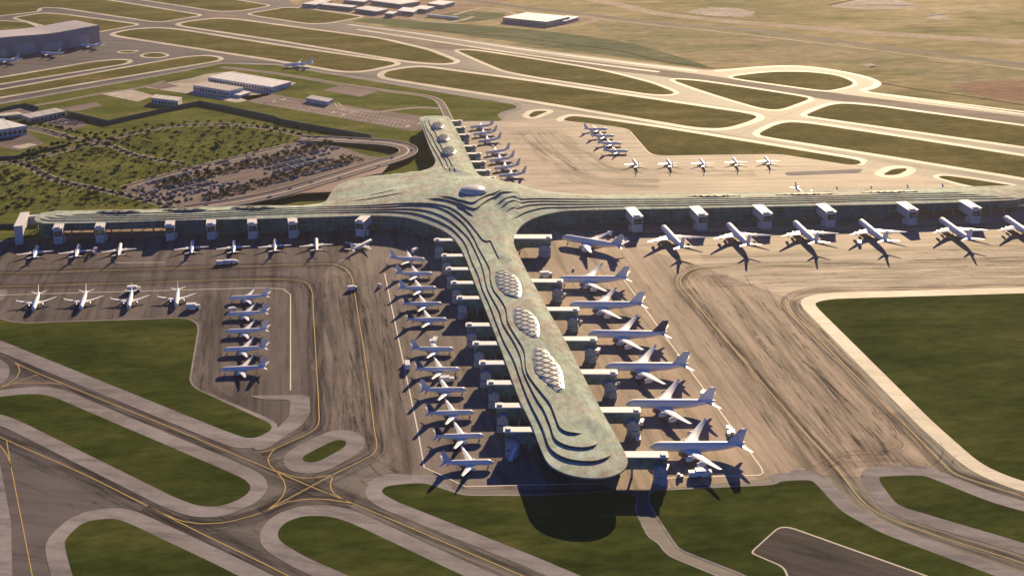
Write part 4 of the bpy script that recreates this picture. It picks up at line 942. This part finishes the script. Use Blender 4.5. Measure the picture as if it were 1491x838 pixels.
# ------------------------------------------------------------------ fences
def fence(px, h, label, name='perimeter_fence', th=.5):
    P = W(px); root = empty(name, (P[0].x, P[0].y, 0), 0, label, 'fence'); o = P[0]; m1 = MB(); m2 = m1
    for i in range(len(P)-1):
        p, q = P[i]-o, P[i+1]-o; an = math.atan2(q.y-p.y, q.x-p.x); L_ = (q-p).length; c = (p+q)/2; m1.box((c.x, c.y, h/2+.25), (L_, th, h), 0, an)
        for k in range(int(L_/12)+1):
            r_ = p+(q-p)*(k*12/L_) if L_ > 0 else p; m2.box((r_.x, r_.y, h/2+.5), (.9, .9, h+.5), 0, an)
    m1.build('fence_panels', M['fence'], root)
fence([(98,167.5),(130,175),(158,181.5),(200,172),(240,163),(291,152.5),(330,160),(400,175),(413,180),(480,192),(540,202.5)], 6, 'dark green boundary fence running between the park and the service yards')
fence([(-30,168),(0,162.5),(37,155),(56,160.5)], 5, 'short dark green fence around the yard at the far left')
fence([(-30,233),(20,231),(60,222),(100,212.5)], 3.5, 'dark green fence beside the junction at the left edge')
fence([(-40,332),(22,331),(60,329)], 4, 'dark green fence left of the western tip of the terminal')
# ------------------------------------------------------------------ elevated forecourt road
def deck(name, px, w, z, th, mat, label, cat):
    P = smooth_line(W(px, z), 6); n_ = len(P); zs = []
    for i in range(n_):
        t = i/(n_-1); zs.append(.6+(z-.6)*min(1, t/.32) if True else z)
    root = empty(name, (P[0].x, P[0].y, 0), 0, label, cat); o = P[0]
    def strip(off0, off1, dz0, dz1):
        m_ = MB(); secs = []
        for i, p in enumerate(P):
            t = (P[min(i+1, n_-1)]-P[max(i-1, 0)]).normalized(); nn = Vector((-t.y, t.x)); q0, q1 = p+nn*off0-o, p+nn*off1-o
            secs.append([(q0.x,q0.y,zs[i]+dz0),(q1.x,q1.y,zs[i]+dz0),(q1.x,q1.y,zs[i]+dz1),(q0.x,q0.y,zs[i]+dz1)])
        m_.loft(secs); return m_
    strip(-w/2, w/2, -th, 0).build('deck', M[mat], root)
    strip(-w/2, -w/2+.8, .01, 1.0).build('parapet', M['edge'], root); strip(w/2-.8, w/2, .01, 1.0).build('parapet', M['edge'], root)
    strip(-1.2, 1.2, .01, .3).build('median', M['edge'], root)
    for i in range(0, n_, 5):
        if zs[i] > 3: q = P[i]-o; m_ = MB(); m_.box((q.x, q.y, (zs[i]-th)/2), (2, 2, zs[i]-th)); m_.build('column', M['wall_grey'], root)
    return P, zs
ER, EZ = deck('elevated_road', [(435,196),(480,199),(520,202.5),(552,205.5),(574,209),(589,213.5),(595,218.5),(591,224.5),(574,231.5),(545,240),(500,254),(450,269),(405,282),(340,295),(270,305)], 24, 6.0, 1.2, 'lot', 'elevated terminal approach road curling round in a tight bend', 'road')
mbp = MB(); fp = W([(395,291),(440,281),(486,279),(497,268),(513,261),(546,253.5),(556,252),(566,240),(586,231.5),(545,247),(500,260.5),(450,276),(405,289)], 6)
mbp.prism(fp, 4.8, 6.05); tag(mbp.build('forecourt', M['paving']), kind='structure')
# ------------------------------------------------------------------ trees
def make_tree(kind, h, cr, mat):
    tr = MB(); tr.lathe([], 5) if False else None
    vv = []; n_ = 6; rs = [(0, .32), (h*.3, .22), (h*.6, .10)]
    for z, r_ in rs:
        for i in range(n_): a_ = 2*math.pi*i/n_; vv.append((r_*math.cos(a_), r_*math.sin(a_), z))
    tr.add(vv, [(j*n_+i, j*n_+(i+1) % n_, (j+1)*n_+(i+1) % n_, (j+1)*n_+i) for j in range(2) for i in range(n_)])
    for k in range(4):
        a_ = k*1.7; tr.add([(0,0,h*.35),(.12,.1,h*.35),(cr*.6*math.cos(a_),cr*.6*math.sin(a_),h*.62)], [(0,1,2)])
    cw = MB(); rnd = random.Random(int(h*10)+len(kind))
    clumps = [(rnd.uniform(-.5,.5)*cr, rnd.uniform(-.5,.5)*cr, h*(.55+.28*rnd.random()), cr*rnd.uniform(.35,.55)) for _ in range(7)]
    for (x, y, z, r_) in clumps:
        for _ in range(34):
            th_, ph = rnd.uniform(0, 2*math.pi), math.acos(rnd.uniform(-.7, 1)); q = r_*rnd.uniform(.65, 1.1)
            c = Vector((x+q*math.sin(ph)*math.cos(th_), y+q*math.sin(ph)*math.sin(th_), z+q*math.cos(ph)*.75)); s = rnd.uniform(.35, .75)
            e1 = Vector((rnd.uniform(-1,1), rnd.uniform(-1,1), rnd.uniform(-1,1))).normalized(); e2 = e1.orthogonal().normalized()
            cw.add([c-e1*s, c+e2*s, c+e1*s, c-e2*s], [(0,1,2,3)])
    return tr.mesh('trunk', M['trunk']), cw.mesh('crown', mat, fix=False)
TK = {'dark': make_tree('dark', 7.5, 3.4, M['leaf_a']), 'olive': make_tree('olive', 6.5, 3.3, M['leaf_b']), 'acacia': make_tree('acacia', 5.5, 4.2, M['leaf_c'])}
def along(px, spacing, off, jit=.8):
    P = smooth_line(W(px), 2.0); out = []; acc = 0
    for i in range(1, len(P)):
        acc += (P[i]-P[i-1]).length
        if acc >= spacing:
            acc = 0; t = (P[i]-P[i-1]).normalized(); nn = Vector((-t.y, t.x)); out.append(P[i]+nn*off+Vector((random.uniform(-jit, jit), random.uniform(-jit, jit))))
    return out
def ORDL(i_):
    o = ['first','second','third','fourth','fifth','sixth','seventh','eighth','ninth','tenth','eleventh','twelfth','thirteenth','fourteenth','fifteenth','sixteenth','seventeenth','eighteenth','nineteenth']
    i_ += 1
    return o[i_-1] if i_ < 20 else ({20: 'twentieth', 30: 'thirtieth'}[i_] if i_ % 10 == 0 else {2: 'twenty-', 3: 'thirty-'}[i_//10]+o[i_ % 10-1])
trees = []
def add_rows(px, sp, offs, kind, lab, grp, jit=.9, rng=(.75, 1.15)):
    for of_ in offs:
        row_ = along(px, sp, of_, jit); row_.sort(key=lambda p: p.x)
        sd_ = '' if len(offs) == 1 else (' lower side' if of_ < 0 else ' upper side')
        for i_, p in enumerate(row_): trees.append((p, kind, random.uniform(*rng), f'{lab}{sd_}, {["first","second","third","fourth","fifth","sixth","seventh","eighth","ninth","tenth","eleventh","twelfth","thirteenth","fourteenth","fifteenth","sixteenth","seventeenth","eighteenth","nineteenth","twentieth"][i_] if i_ < 20 else "twenty-"+["first","second","third","fourth","fifth","sixth","seventh","eighth","ninth","tenth"][(i_-20)%10]} from the left', grp))
add_rows(P1[1:], 14, (8.5, -8.5), 'dark', 'small dark tree lining the lower park road', 'trees along the lower park road')
add_rows(P2, 15, (8.5, -8.5), 'dark', 'small dark tree lining the middle park road', 'trees along the middle park road')
add_rows(P3[1:], 15, (9, -9), 'dark', 'small dark tree lining the upper park road', 'trees along the upper park road')
rowA = [(223,274),(276,261.5),(333,248),(357,242),(420,227),(480,209.5)]; rowB = [(293,292),(341,279.5),(389,266),(426,255.5),(480,240),(527,231.5)]
add_rows(rowA, 13, (-3.5, 4), 'olive', 'olive-green tree in the upper car park belt', 'trees in the upper car park belt', 2.2, (.8, 1.3))
add_rows(rowB, 13, (-3.5, 4), 'olive', 'olive-green tree in the lower car park belt', 'trees in the lower car park belt', 2.2, (.8, 1.3))
add_rows([(180,267),(276,240.5),(350,223),(420,206)], 15, (0,), 'olive', 'olive-green tree on the grass above the car park', 'trees on the upper edge of the car park', 2)
for jc, p in enumerate(sorted(W([(5,170),(10,174),(17,172),(24,176),(30,175),(36,178),(44,180),(52,181),(58,184),(66,186),(74,187),(82,189),(90,192),(98,195),(105,196),(112,198),(60,182),(86,190),(102,193),(120,173.5),(126,178)]), key=lambda v: v.x/(v.y)), 0):
    trees.append((p, 'dark', random.uniform(.8, 1.2), f'small dark tree near the small car park, {ORDL(jc)} from the left', 'trees around the small car park'))
for jd, p in enumerate(sorted(W([(116,199),(124,203),(132,198),(140,201),(148,197),(154,202),(128,208),(138,206),(122,212),(110,206),(100,208),(92,213),(84,215),(76,216),(68,219),(60,222),(50,223),(42,226),(34,228)]), key=lambda v: v.x/(v.y)), 0):
    trees.append((p, 'dark', random.uniform(.8, 1.2), f'small dark tree at the park road junction, {ORDL(jd)} from the left', 'trees at the park road junction'))
def scatter(poly_px, n_, lab, grp, rng=(.6, 1.15)):
    PA = np.array([(p.x, p.y) for p in W(poly_px)]); lo, hi = PA.min(0), PA.max(0); k = 0; out = []
    while k < n_:
        q = (random.uniform(lo[0], hi[0]), random.uniform(lo[1], hi[1]))
        if inside(np.array([q]), PA)[0]: out.append(Vector(q)); k += 1
    out.sort(key=lambda p: p.x)
    for i_, p in enumerate(out): trees.append((p, 'acacia', random.uniform(*rng), f'{lab}, {ORDL(i_)} from the left', grp))
    return out
FA = [(190,216),(160,206),(215,194),(290,185),(345,186),(425,198),(415,205),(345,221),(275,236)]
FB = [(30,238),(90,225),(130,216),(165,216),(230,238),(270,241),(180,264),(130,266),(70,250)]
FC = [(-20,245),(40,248),(80,266),(150,282),(235,303),(100,303),(60,306),(-20,312)]
scatter(FA, 34, 'low spreading bush on the upper savanna plot', 'bushes on the upper savanna plot')
scatter(FB, 28, 'low spreading bush on the middle savanna plot', 'bushes on the middle savanna plot')
scatter(FC, 30, 'low spreading bush on the lower savanna plot', 'bushes on the lower savanna plot')
def tree_size(t): return -t[0].y
trees.sort(key=tree_size, reverse=True)
print('trees', len(trees))
for p, kind, s, lab, grp in trees[:298]:
    nm = 'bush' if kind == 'acacia' else 'park_tree'
    r_ = empty(nm, (p.x, p.y, .25), random.uniform(0, 6.28), lab, 'bush' if kind == 'acacia' else 'tree', grp)
    r_.scale = (s, s, s*random.uniform(.85, 1.15)); link_mesh('trunk', TK[kind][0], r_); link_mesh('crown', TK[kind][1], r_)
# remaining far trees and low scrub as one stuff object
mb = MB(); rnd = random.Random(3)
def leafball(mb_, p, s, n_=26, z0=.25):
    for _ in range(n_):
        th_, ph = rnd.uniform(0, 2*math.pi), math.acos(rnd.uniform(-.5, 1)); q = s*rnd.uniform(.5, 1.05)
        c = Vector((p.x+q*math.sin(ph)*math.cos(th_), p.y+q*math.sin(ph)*math.sin(th_), z0+s*.6+q*math.cos(ph)*.7)); k = s*rnd.uniform(.18, .38)
        e1 = Vector((rnd.uniform(-1,1), rnd.uniform(-1,1), rnd.uniform(-1,1))).normalized(); e2 = e1.orthogonal().normalized()
        mb_.add([c-e1*k, c+e2*k, c+e1*k, c-e2*k], [(0,1,2,3)])
for t in trees[298:]: leafball(mb, t[0], 3.0)
for poly, n_ in ((FA, 420), (FB, 330), (FC, 420)):
    PA = np.array([(p.x, p.y) for p in W(poly)]); lo, hi = PA.min(0), PA.max(0); k = 0
    while k < n_:
        q = (rnd.uniform(lo[0], hi[0]), rnd.uniform(lo[1], hi[1]))
        if inside(np.array([q]), PA)[0]: leafball(mb, Vector(q), rnd.uniform(.7, 1.9), 12); k += 1
for row in ((-1, P1), (1, P2), (1, P3)):
    for of_ in (-6, 6, 2):
        for p in along(row[1], 7, of_, 2.5): leafball(mb, p, rnd.uniform(.8, 1.7), 12)
mh = MB()
for row in (rowA, rowB):
    for of_ in (-8, -5, -2, 2, 5, 8):
        for p in along(row, 4.5, of_, 2.5): leafball(mh, p, rnd.uniform(1.0, 2.6), 14)
for of_ in (-3, 0, 3):
    for p in along([(180,268),(276,241.5),(350,224),(420,207)], 7, of_, 2): leafball(mh, p, rnd.uniform(.8, 2.0), 12)
tag(mh.build('hedge', M['leaf_b'], fix=False), 'olive shrub planting filling the tree belts of the terminal car park', 'shrubs', kind='stuff')
tag(mb.build('scrub', M['leaf_c'], fix=False), 'dense low scrub and small shrubs between the trees of the park', 'scrub', kind='stuff')
# ------------------------------------------------------------------ road vehicles
def make_car(col, L_=4.4, W_=1.8):
    b = MB(); b.box((0, 0, .62), (L_, W_, .62), 0, 0, .96); b.box((-.15, 0, 1.15), (L_*.56, W_*.92, .52), 1, 0, .78); b.box((-.15, 0, 1.43), (L_*.40, W_*.70, .06), 0)
    for sx in (-1, 1):
        for sy in (-1, 1): b.box((sx*L_*.31, sy*W_*.46, .32), (.62, .22, .62), 2, 0, .9)
    return b.mesh('car_body', [col, M['glass_dark'], M['dark']])
CC = [('navy blue', make_car(plain('car_navy', (.03,.045,.10), .35))), ('black', make_car(plain('car_black', (.02,.02,.025), .35))), ('white', make_car(plain('car_white', (.6,.6,.6), .35))),
      ('grey', make_car(plain('car_grey', (.20,.21,.24), .35))), ('silver blue', make_car(plain('car_blue', (.13,.19,.30), .35)))]
cars = 0
def add_car(p, ang, where, grp, z, wts=(5, 3, 2, 3, 3)):
    global cars
    nm, me = random.choices(CC, wts)[0]; o = bpy.data.objects.new('parked_car', me); scene.collection.objects.link(o)
    o.location = (p.x, p.y, z); o.rotation_euler = (0, 0, ang); o.scale = (1.1, 1.1, 1.1); tag(o, f'{nm} car {where}', 'car', grp); cars += 1
ra = smooth_line(W(rowA), 4); rb = smooth_line(W(rowB), 4)
d_row = (W(rowA)[4]-W(rowA)[0]).normalized(); n_row = Vector((d_row.y, -d_row.x)); ang_c = math.atan2(n_row.y, n_row.x)
CP = np.array([(p.x, p.y) for p in W([(190,274),(276,247),(350,230),(420,213),(445,206),(480,212),(530,228),(500,244),(425,265),(350,284),(295,294),(250,298),(190,281)])])
raA = np.array([(p.x, p.y) for p in ra]); rbA = np.array([(p.x, p.y) for p in rb])
org = W(rowA)[0]; cand = []; crow = []
for r_ in range(-8, 14):
    off = r_*8.2+(2.6 if r_ % 2 else 0)
    for k in range(-30, 170):
        p = org+d_row*(k*3.1)+n_row*off; cand.append(p); crow.append(r_)
CA = np.array([(p.x, p.y) for p in cand]); ok = inside(CA, CP) & (seg_dist(CA, raA, False) > 9) & (seg_dist(CA, rbA, False) > 9)
crow = [c for c, o_ in zip(crow, ok) if o_]; cand = [p for p, o_ in zip(cand, ok) if o_]
# occupancy clusters
occ = [(c, p) for p, c in zip(cand, crow) if (math.sin(p.x*.045+1)+math.sin(p.y*.06+p.x*.02)+random.uniform(-1.2, 1.2)) > -.1]
random.shuffle(occ); occ = occ[:620]; occ.sort(key=lambda t: (-t[0], t[1].x))
print('car stalls', len(cand), len(occ))
rows_ = sorted({c for c, _ in occ}, reverse=True); cnt = {}
ONES = ['', 'first', 'second', 'third', 'fourth', 'fifth', 'sixth', 'seventh', 'eighth', 'ninth', 'tenth', 'eleventh', 'twelfth', 'thirteenth', 'fourteenth', 'fifteenth', 'sixteenth', 'seventeenth', 'eighteenth', 'nineteenth']
NTH = lambda k: ONES[k] if k < 20 else ({20: 'twentieth', 30: 'thirtieth', 40: 'fortieth', 50: 'fiftieth'}[k] if k % 10 == 0 else {2: 'twenty-', 3: 'thirty-', 4: 'forty-', 5: 'fifty-'}[k//10]+ONES[k % 10])
for c, p in occ[:240]:
    cnt[c] = cnt.get(c, 0)+1
    add_car(p, ang_c+random.choice((0, math.pi)), f'in the car park, {NTH(rows_.index(c)+1)} row from below, {NTH(cnt[c])} from the left', 'cars in the terminal car park', Z_LOT+.02)
occ = [p for c, p in occ]
mb = MB(); meshes = [c[1] for c in CC]
def bake(me, p, ang, z):
    cs, sn = math.cos(ang), math.sin(ang); base = len(mb.v); vs2 = [v.co for v in me.vertices]
    mb.v += [(p.x+v.x*cs-v.y*sn, p.y+v.x*sn+v.y*cs, z+v.z) for v in vs2]
    off_m = meshes.index(me)*3
    for q in me.polygons: mb.f.append(tuple(i+base for i in q.vertices)); mb.m.append(off_m+q.material_index)
for p in occ[240:]: bake(random.choices(meshes, (5, 3, 2, 3, 3))[0], p, ang_c, Z_LOT+.02)
mats = [m for me_ in meshes for m in me_.materials]
tag(mb.build('far_parked_cars', mats, fix=False), 'mass of further cars in the upper rows of the terminal car park', 'parked cars', kind='stuff')
# bay markings
mb = MB()
for p in cand[::1]:
    q = p+d_row*1.5; t = n_row
    a1 = q-t*2.5; ribbon('', [a1, q+t*2.5], .22, Z_LOT+.05, None, mb=mb, smooth=False)
ribbon_build(mb, 'bay_marking', M['whiteline'])
for i in range(6, len(ER)-4, 5):
    if random.random() < .75:
        t = (ER[i+1]-ER[i-1]).normalized(); nn = Vector((-t.y, t.x)); s = random.choice((-1, 1))
        add_car(ER[i]+nn*(s*random.choice((4, 8))), math.atan2(t.y, t.x), f'on the elevated approach road, {ORDL(i//5-1)} place from the park end', 'cars on the elevated road', EZ[i]+.02, (4, 4, 1, 2, 1))
for P, nm in ((P1, 'lower'), (P2, 'middle'), (P3, 'upper')):
    for k_, p in enumerate(along(P, 60, 2.2, .3)[:5]):
        add_car(p, math.atan2(1, 2), f'on the {nm} park road, {ORDL(k_)} from its start', f'cars on the {nm} park road', Z_LOT+.08)
Q = W([(72,179),(92,174),(122,182),(103,187)])
for i in range(3):
    for j in range(8):
        p = Q[0]+(Q[2]-Q[0])*((j+.7)/9.5)+(Q[1]-Q[0])*((i-.3)*.42)
        if random.random() < .8: add_car(p, R(60), f'in the small car park, {ORDL(i)} row, {ORDL(j)} place from the left', 'cars in the small car park', Z_LOT+.02)
# striped bays of the service strip
mb = MB(); A_, B_ = W([(372,145),(603,184)]); dd = (B_-A_).normalized(); nn = Vector((-dd.y, dd.x))
L_ = (B_-A_).length
for row in (-14, 0, 14):
    k = 0
    while k*7 < L_-10:
        p = A_+dd*(k*7)+nn*(row+3); 
        if random.random() < .93: ribbon('', [p-nn*4.2, p+nn*4.2], .7, Z_LOT+.04, None, mb=mb, smooth=False)
        k += 1
ribbon_build(mb, 'bay_marking', M['whiteline'])
for q in ([(395,149),(400,146.5),(404,147.5)], [(408,146),(414,143.5),(418,145.5)], [(480,165),(486,162),(490,165)], [(495,169),(500,165.5),(504,168)], [(507,166),(515,161.5),(519,163.5)], [(588,186),(594,182.5),(600,184)], [(606,182),(610,178.5),(614,180)], [(495,161),(500,158.5),(505,160)]):
    sheet('concrete_patch', W(q), Z_LOT+.07, M['pale'])
# apron service vehicles
def make_truck():
    a = MB(); a.box((2.6, 0, 1.35), (1.9, 2.3, 1.9), 0, 0, .92)
    w_ = MB(); w_.box((3.35, 0, 1.75), (.5, 2.0, .8), 0, 0, .9)
    c_ = MB(); c_.box((-.9, 0, 1.9), (5.0, 2.5, 2.5))
    k = MB()
    for x in (-2.4, 2.5):
        for y in (-1.05, 1.05): k.lathe([], 3) if False else k.box((x, y, .48), (.95, .35, .95), 0, 0, .9)
    k.box((0, 0, .6), (6.8, 1.2, .3))
    return {'cab': a.mesh('cab', M['white']), 'windscreen': w_.mesh('windscreen', M['glass_dark']), 'cargo_box': c_.mesh('cargo_box', M['whitepaint']), 'wheels': k.mesh('wheels', M['dark'])}
def make_tug():
    a = MB(); a.box((0, 0, .75), (2.8, 1.6, .8), 0, 0, .95); a.box((-.5, 0, 1.55), (1.2, 1.4, .9), 0, 0, .85)
    k = MB()
    for x in (-.9, .9):
        for y in (-.7, .7): k.box((x, y, .38), (.75, .3, .75), 0, 0, .9)
    return {'body': a.mesh('body', M['white']), 'wheels': k.mesh('wheels', M['dark'])}
def make_cart():
    a = MB(); a.box((0, 0, .7), (3.0, 1.7, .2)); a.box((0, 0, 1.2), (2.6, 1.5, .8)); a.box((0, 0, 2.1), (3.0, 1.8, .12))
    for x in (-1.4, 1.4):
        for y in (-.75, .75): a.box((x, y, 1.45), (.1, .1, 1.3))
    k = MB()
    for x in (-1, 1):
        for y in (-.7, .7): k.box((x, y, .3), (.6, .25, .6), 0, 0, .9)
    return {'container': a.mesh('container', M['whitepaint']), 'wheels': k.mesh('wheels', M['dark'])}
def make_stairs():
    a = MB(); a.box((0, 0, 1.0), (6, 2.3, 1.0)); a.box((2.2, 0, 2.0), (1.6, 2.2, 1.2), 0, 0, .9)
    s_ = MB(); s_.loft([[(-4.5,-1,1.3),(-4.5,1,1.3),(-4.5,1,1.8),(-4.5,-1,1.8)], [(4.0,-1,5.6),(4.0,1,5.6),(4.0,1,6.1),(4.0,-1,6.1)]]); s_.box((4.6, 0, 5.9), (2.2, 2.4, .4)); s_.box((0, 1.1, 4.2), (8.5, .1, .2)); s_.box((4.2, 0, 3), (.4, 1.6, 5.6))
    k = MB()
    for x in (-2, 2):
        for y in (-1.05, 1.05): k.box((x, y, .45), (.9, .35, .9), 0, 0, .9)
    return {'chassis': a.mesh('chassis', M['white']), 'stairway': s_.mesh('stairway', M['greypaint']), 'wheels': k.mesh('wheels', M['dark'])}
VM = {'service_truck': (make_truck(), 'truck'), 'baggage_tug': (make_tug(), 'tug'), 'baggage_cart': (make_cart(), 'cart'), 'boarding_stairs': (make_stairs(), 'stairs truck')}
def wheels_of(xs, ys, z, r_):
    out = []
    for x in xs:
        for y in ys:
            k = MB(); vv = []
            for q in (-.18, .18):
                for i in range(10): a_ = 2*math.pi*i/10; vv.append((x+r_*math.cos(a_), y+q, z+r_*math.sin(a_)))
            k.add(vv, [(i, (i+1) % 10, (i+1) % 10+10, i+10) for i in range(10)]+[tuple(range(10)), tuple(range(10, 20))[::-1]]); out.append(k.mesh('wheel', M['dark']))
    return out
VW = {'service_truck': wheels_of((-2.4, 2.5), (-1.1, 1.1), .48, .48), 'baggage_tug': wheels_of((-.9, .9), (-.7, .7), .38, .38), 'baggage_cart': wheels_of((-1, 1), (-.7, .7), .3, .3), 'boarding_stairs': wheels_of((-2, 2), (-1.1, 1.1), .45, .45)}
def veh(name, px, ang, label, sc=1.3, group=None, off=(0, 0)):
    p = U(*px); r_ = empty(name, (p.x+off[0], p.y+off[1], .2), R(ang), label, VM[name][1], group); r_.scale = (sc,)*3
    for k, me in VM[name][0].items():
        if k != 'wheels': link_mesh(k, me, r_)
    for me in VW[name]: link_mesh('wheel', me, r_)
veh('service_truck', (604.5,367), 60, 'white service truck on the shaded apron above the top jet west of the long pier')
veh('boarding_stairs', (137,368.5), -50, 'white boarding stairs between the first and second jets of the west wing', 1.2)
veh('service_truck', (195,424), 10, 'white truck at the stand line behind the third jet of the grass-edge row', 1.7)
veh('service_truck', (281,450), 5, 'white flat-roofed truck right of the fourth jet of the grass-edge row', 1.7)
veh('service_truck', (513,422), 20, 'grey-white truck on the yellow taxi line of the west apron', 1.3)
veh('baggage_tug', (552.5,418), 80, 'small white tug just inside the white stand line of the west apron', 2.0)
veh('service_truck', (593,535), 100, 'tall white truck on the stand line left of the jets west of the long pier', 1.6)
veh('service_truck', (633.5,499.5), 80, 'white truck behind the wing of the sixth jet west of the long pier', 1.5)
veh('service_truck', (650,556), 10, 'white truck behind the eighth jet west of the long pier', 1.5)
veh('baggage_cart', (657,555.5), 10, 'white baggage cart behind the eighth jet west of the long pier', 1.6)
veh('boarding_stairs', (748,668), 62, 'long white boarding stairs in the shade beside the pier tip', 1.35)
veh('service_truck', (322,385), 5, 'left truck of the convoy before the west wing', 1.3, None); veh('service_truck', (332,384), 5, 'middle truck of the convoy before the west wing', 1.3); veh('service_truck', (341,383.5), 5, 'right truck of the convoy before the west wing', 1.2)
for i, (x, y) in enumerate([(926,633),(930,633),(926,637),(930.5,637.5),(927,641),(931,642)]): veh('baggage_cart', (x, y), 90, f'baggage cart in the block by the fifth eastern jet bridge, {["upper","middle","lower"][i//2]} {["left","right"][i%2]}', 1.1, 'block of six baggage carts')
for i, (x, y) in enumerate([(1060,626),(1064,629),(1067,632),(1061,634)]): veh('baggage_cart', (x, y), 80, f'baggage cart by the tail of the southernmost big jet, {ORD[i]} of the cluster from above', 1.3, 'carts under the tail')
for (x, y), nm, v, s_ in [((822,431),'first','baggage_tug',1.5), ((846,470),'second','baggage_tug',1.3), ((871.5,513),'third','service_truck',1.1), ((901,560),'fourth','baggage_tug',1.3), ((935,617),'fifth','service_truck',1.1), ((971,684),'sixth','service_truck',1.1)]:
    veh(v, (x, y), 70, f'white vehicle beside the stair tower of the {nm} jet bridge east of the long pier', s_)
veh('service_truck', (1012,694), 4, 'left of two white trucks on the stand line at the southern jet', 1.3); veh('service_truck', (1024,693), 4, 'right of two white trucks on the stand line at the southern jet', 1.6)
veh('baggage_tug', (990,695.5), 4, 'low tug left of the two white trucks at the southern jet', 1.6)
veh('service_truck', (1024,575), 60, 'dark-shaded truck behind the tail of the fifth four-engined jet', 1.1); veh('baggage_tug', (988,521), 60, 'small tug beyond the tail of the fourth four-engined jet', 1.3)
veh('service_truck', (887,342), 100, 'white truck in the shade above the askew four-engined jet', 1.3)
for i, (x, y) in enumerate([(899,350),(905,351),(911,351),(906,355)]): veh('baggage_cart', (x, y), 30, f'baggage cart at the tail of the askew jet, {["left","middle","right","lowest"][i]} one', 1.5, 'carts at the askew jet')
veh('baggage_tug', (835,393), 90, 'small tug alone on the apron below the askew jet', 1.2); veh('service_truck', (795,403), 8, 'truck in the shade above the first jet bridge east of the long pier', 1.7)
veh('service_truck', (1252,356), 70, 'dark truck behind the fourth jet of the east wing', 1.2); veh('baggage_tug', (1168,338), 20, 'small tug between second and third jets of the east wing', 1.3)
veh('service_truck', (338,452), 30, 'small truck beside the nose of the second jet in the remote column', 1.0)
for i in range(9): veh('service_truck', (626+i*4.8, 24.5+i*.45), 10, f'white truck in the line on the far dirt yard, {ORD[i]} from the left', 1.6, 'line of trucks on the far yard')
# ------------------------------------------------------------------ haze
if HAZE_D > 0:
    m, nt, b = new_mat('haze'); nt.nodes.remove(b); pv = nd(nt, 'ShaderNodeVolumePrincipled'); pv.inputs['Density'].default_value = HAZE_D; pv.inputs['Anisotropy'].default_value = .68
    pv.inputs['Color'].default_value = (.97, .93, .86, 1)
    out = [x for x in nt.nodes if x.type == 'OUTPUT_MATERIAL'][0]; nt.links.new(pv.outputs[0], out.inputs['Volume'])
    mb = MB(); mb.box((0, 3000, 235), (12000, 10000, 472)); h = mb.build('haze', m); tag(h, kind='stuff'); tag(h, 'thin pale afternoon haze over the whole airfield', 'haze')
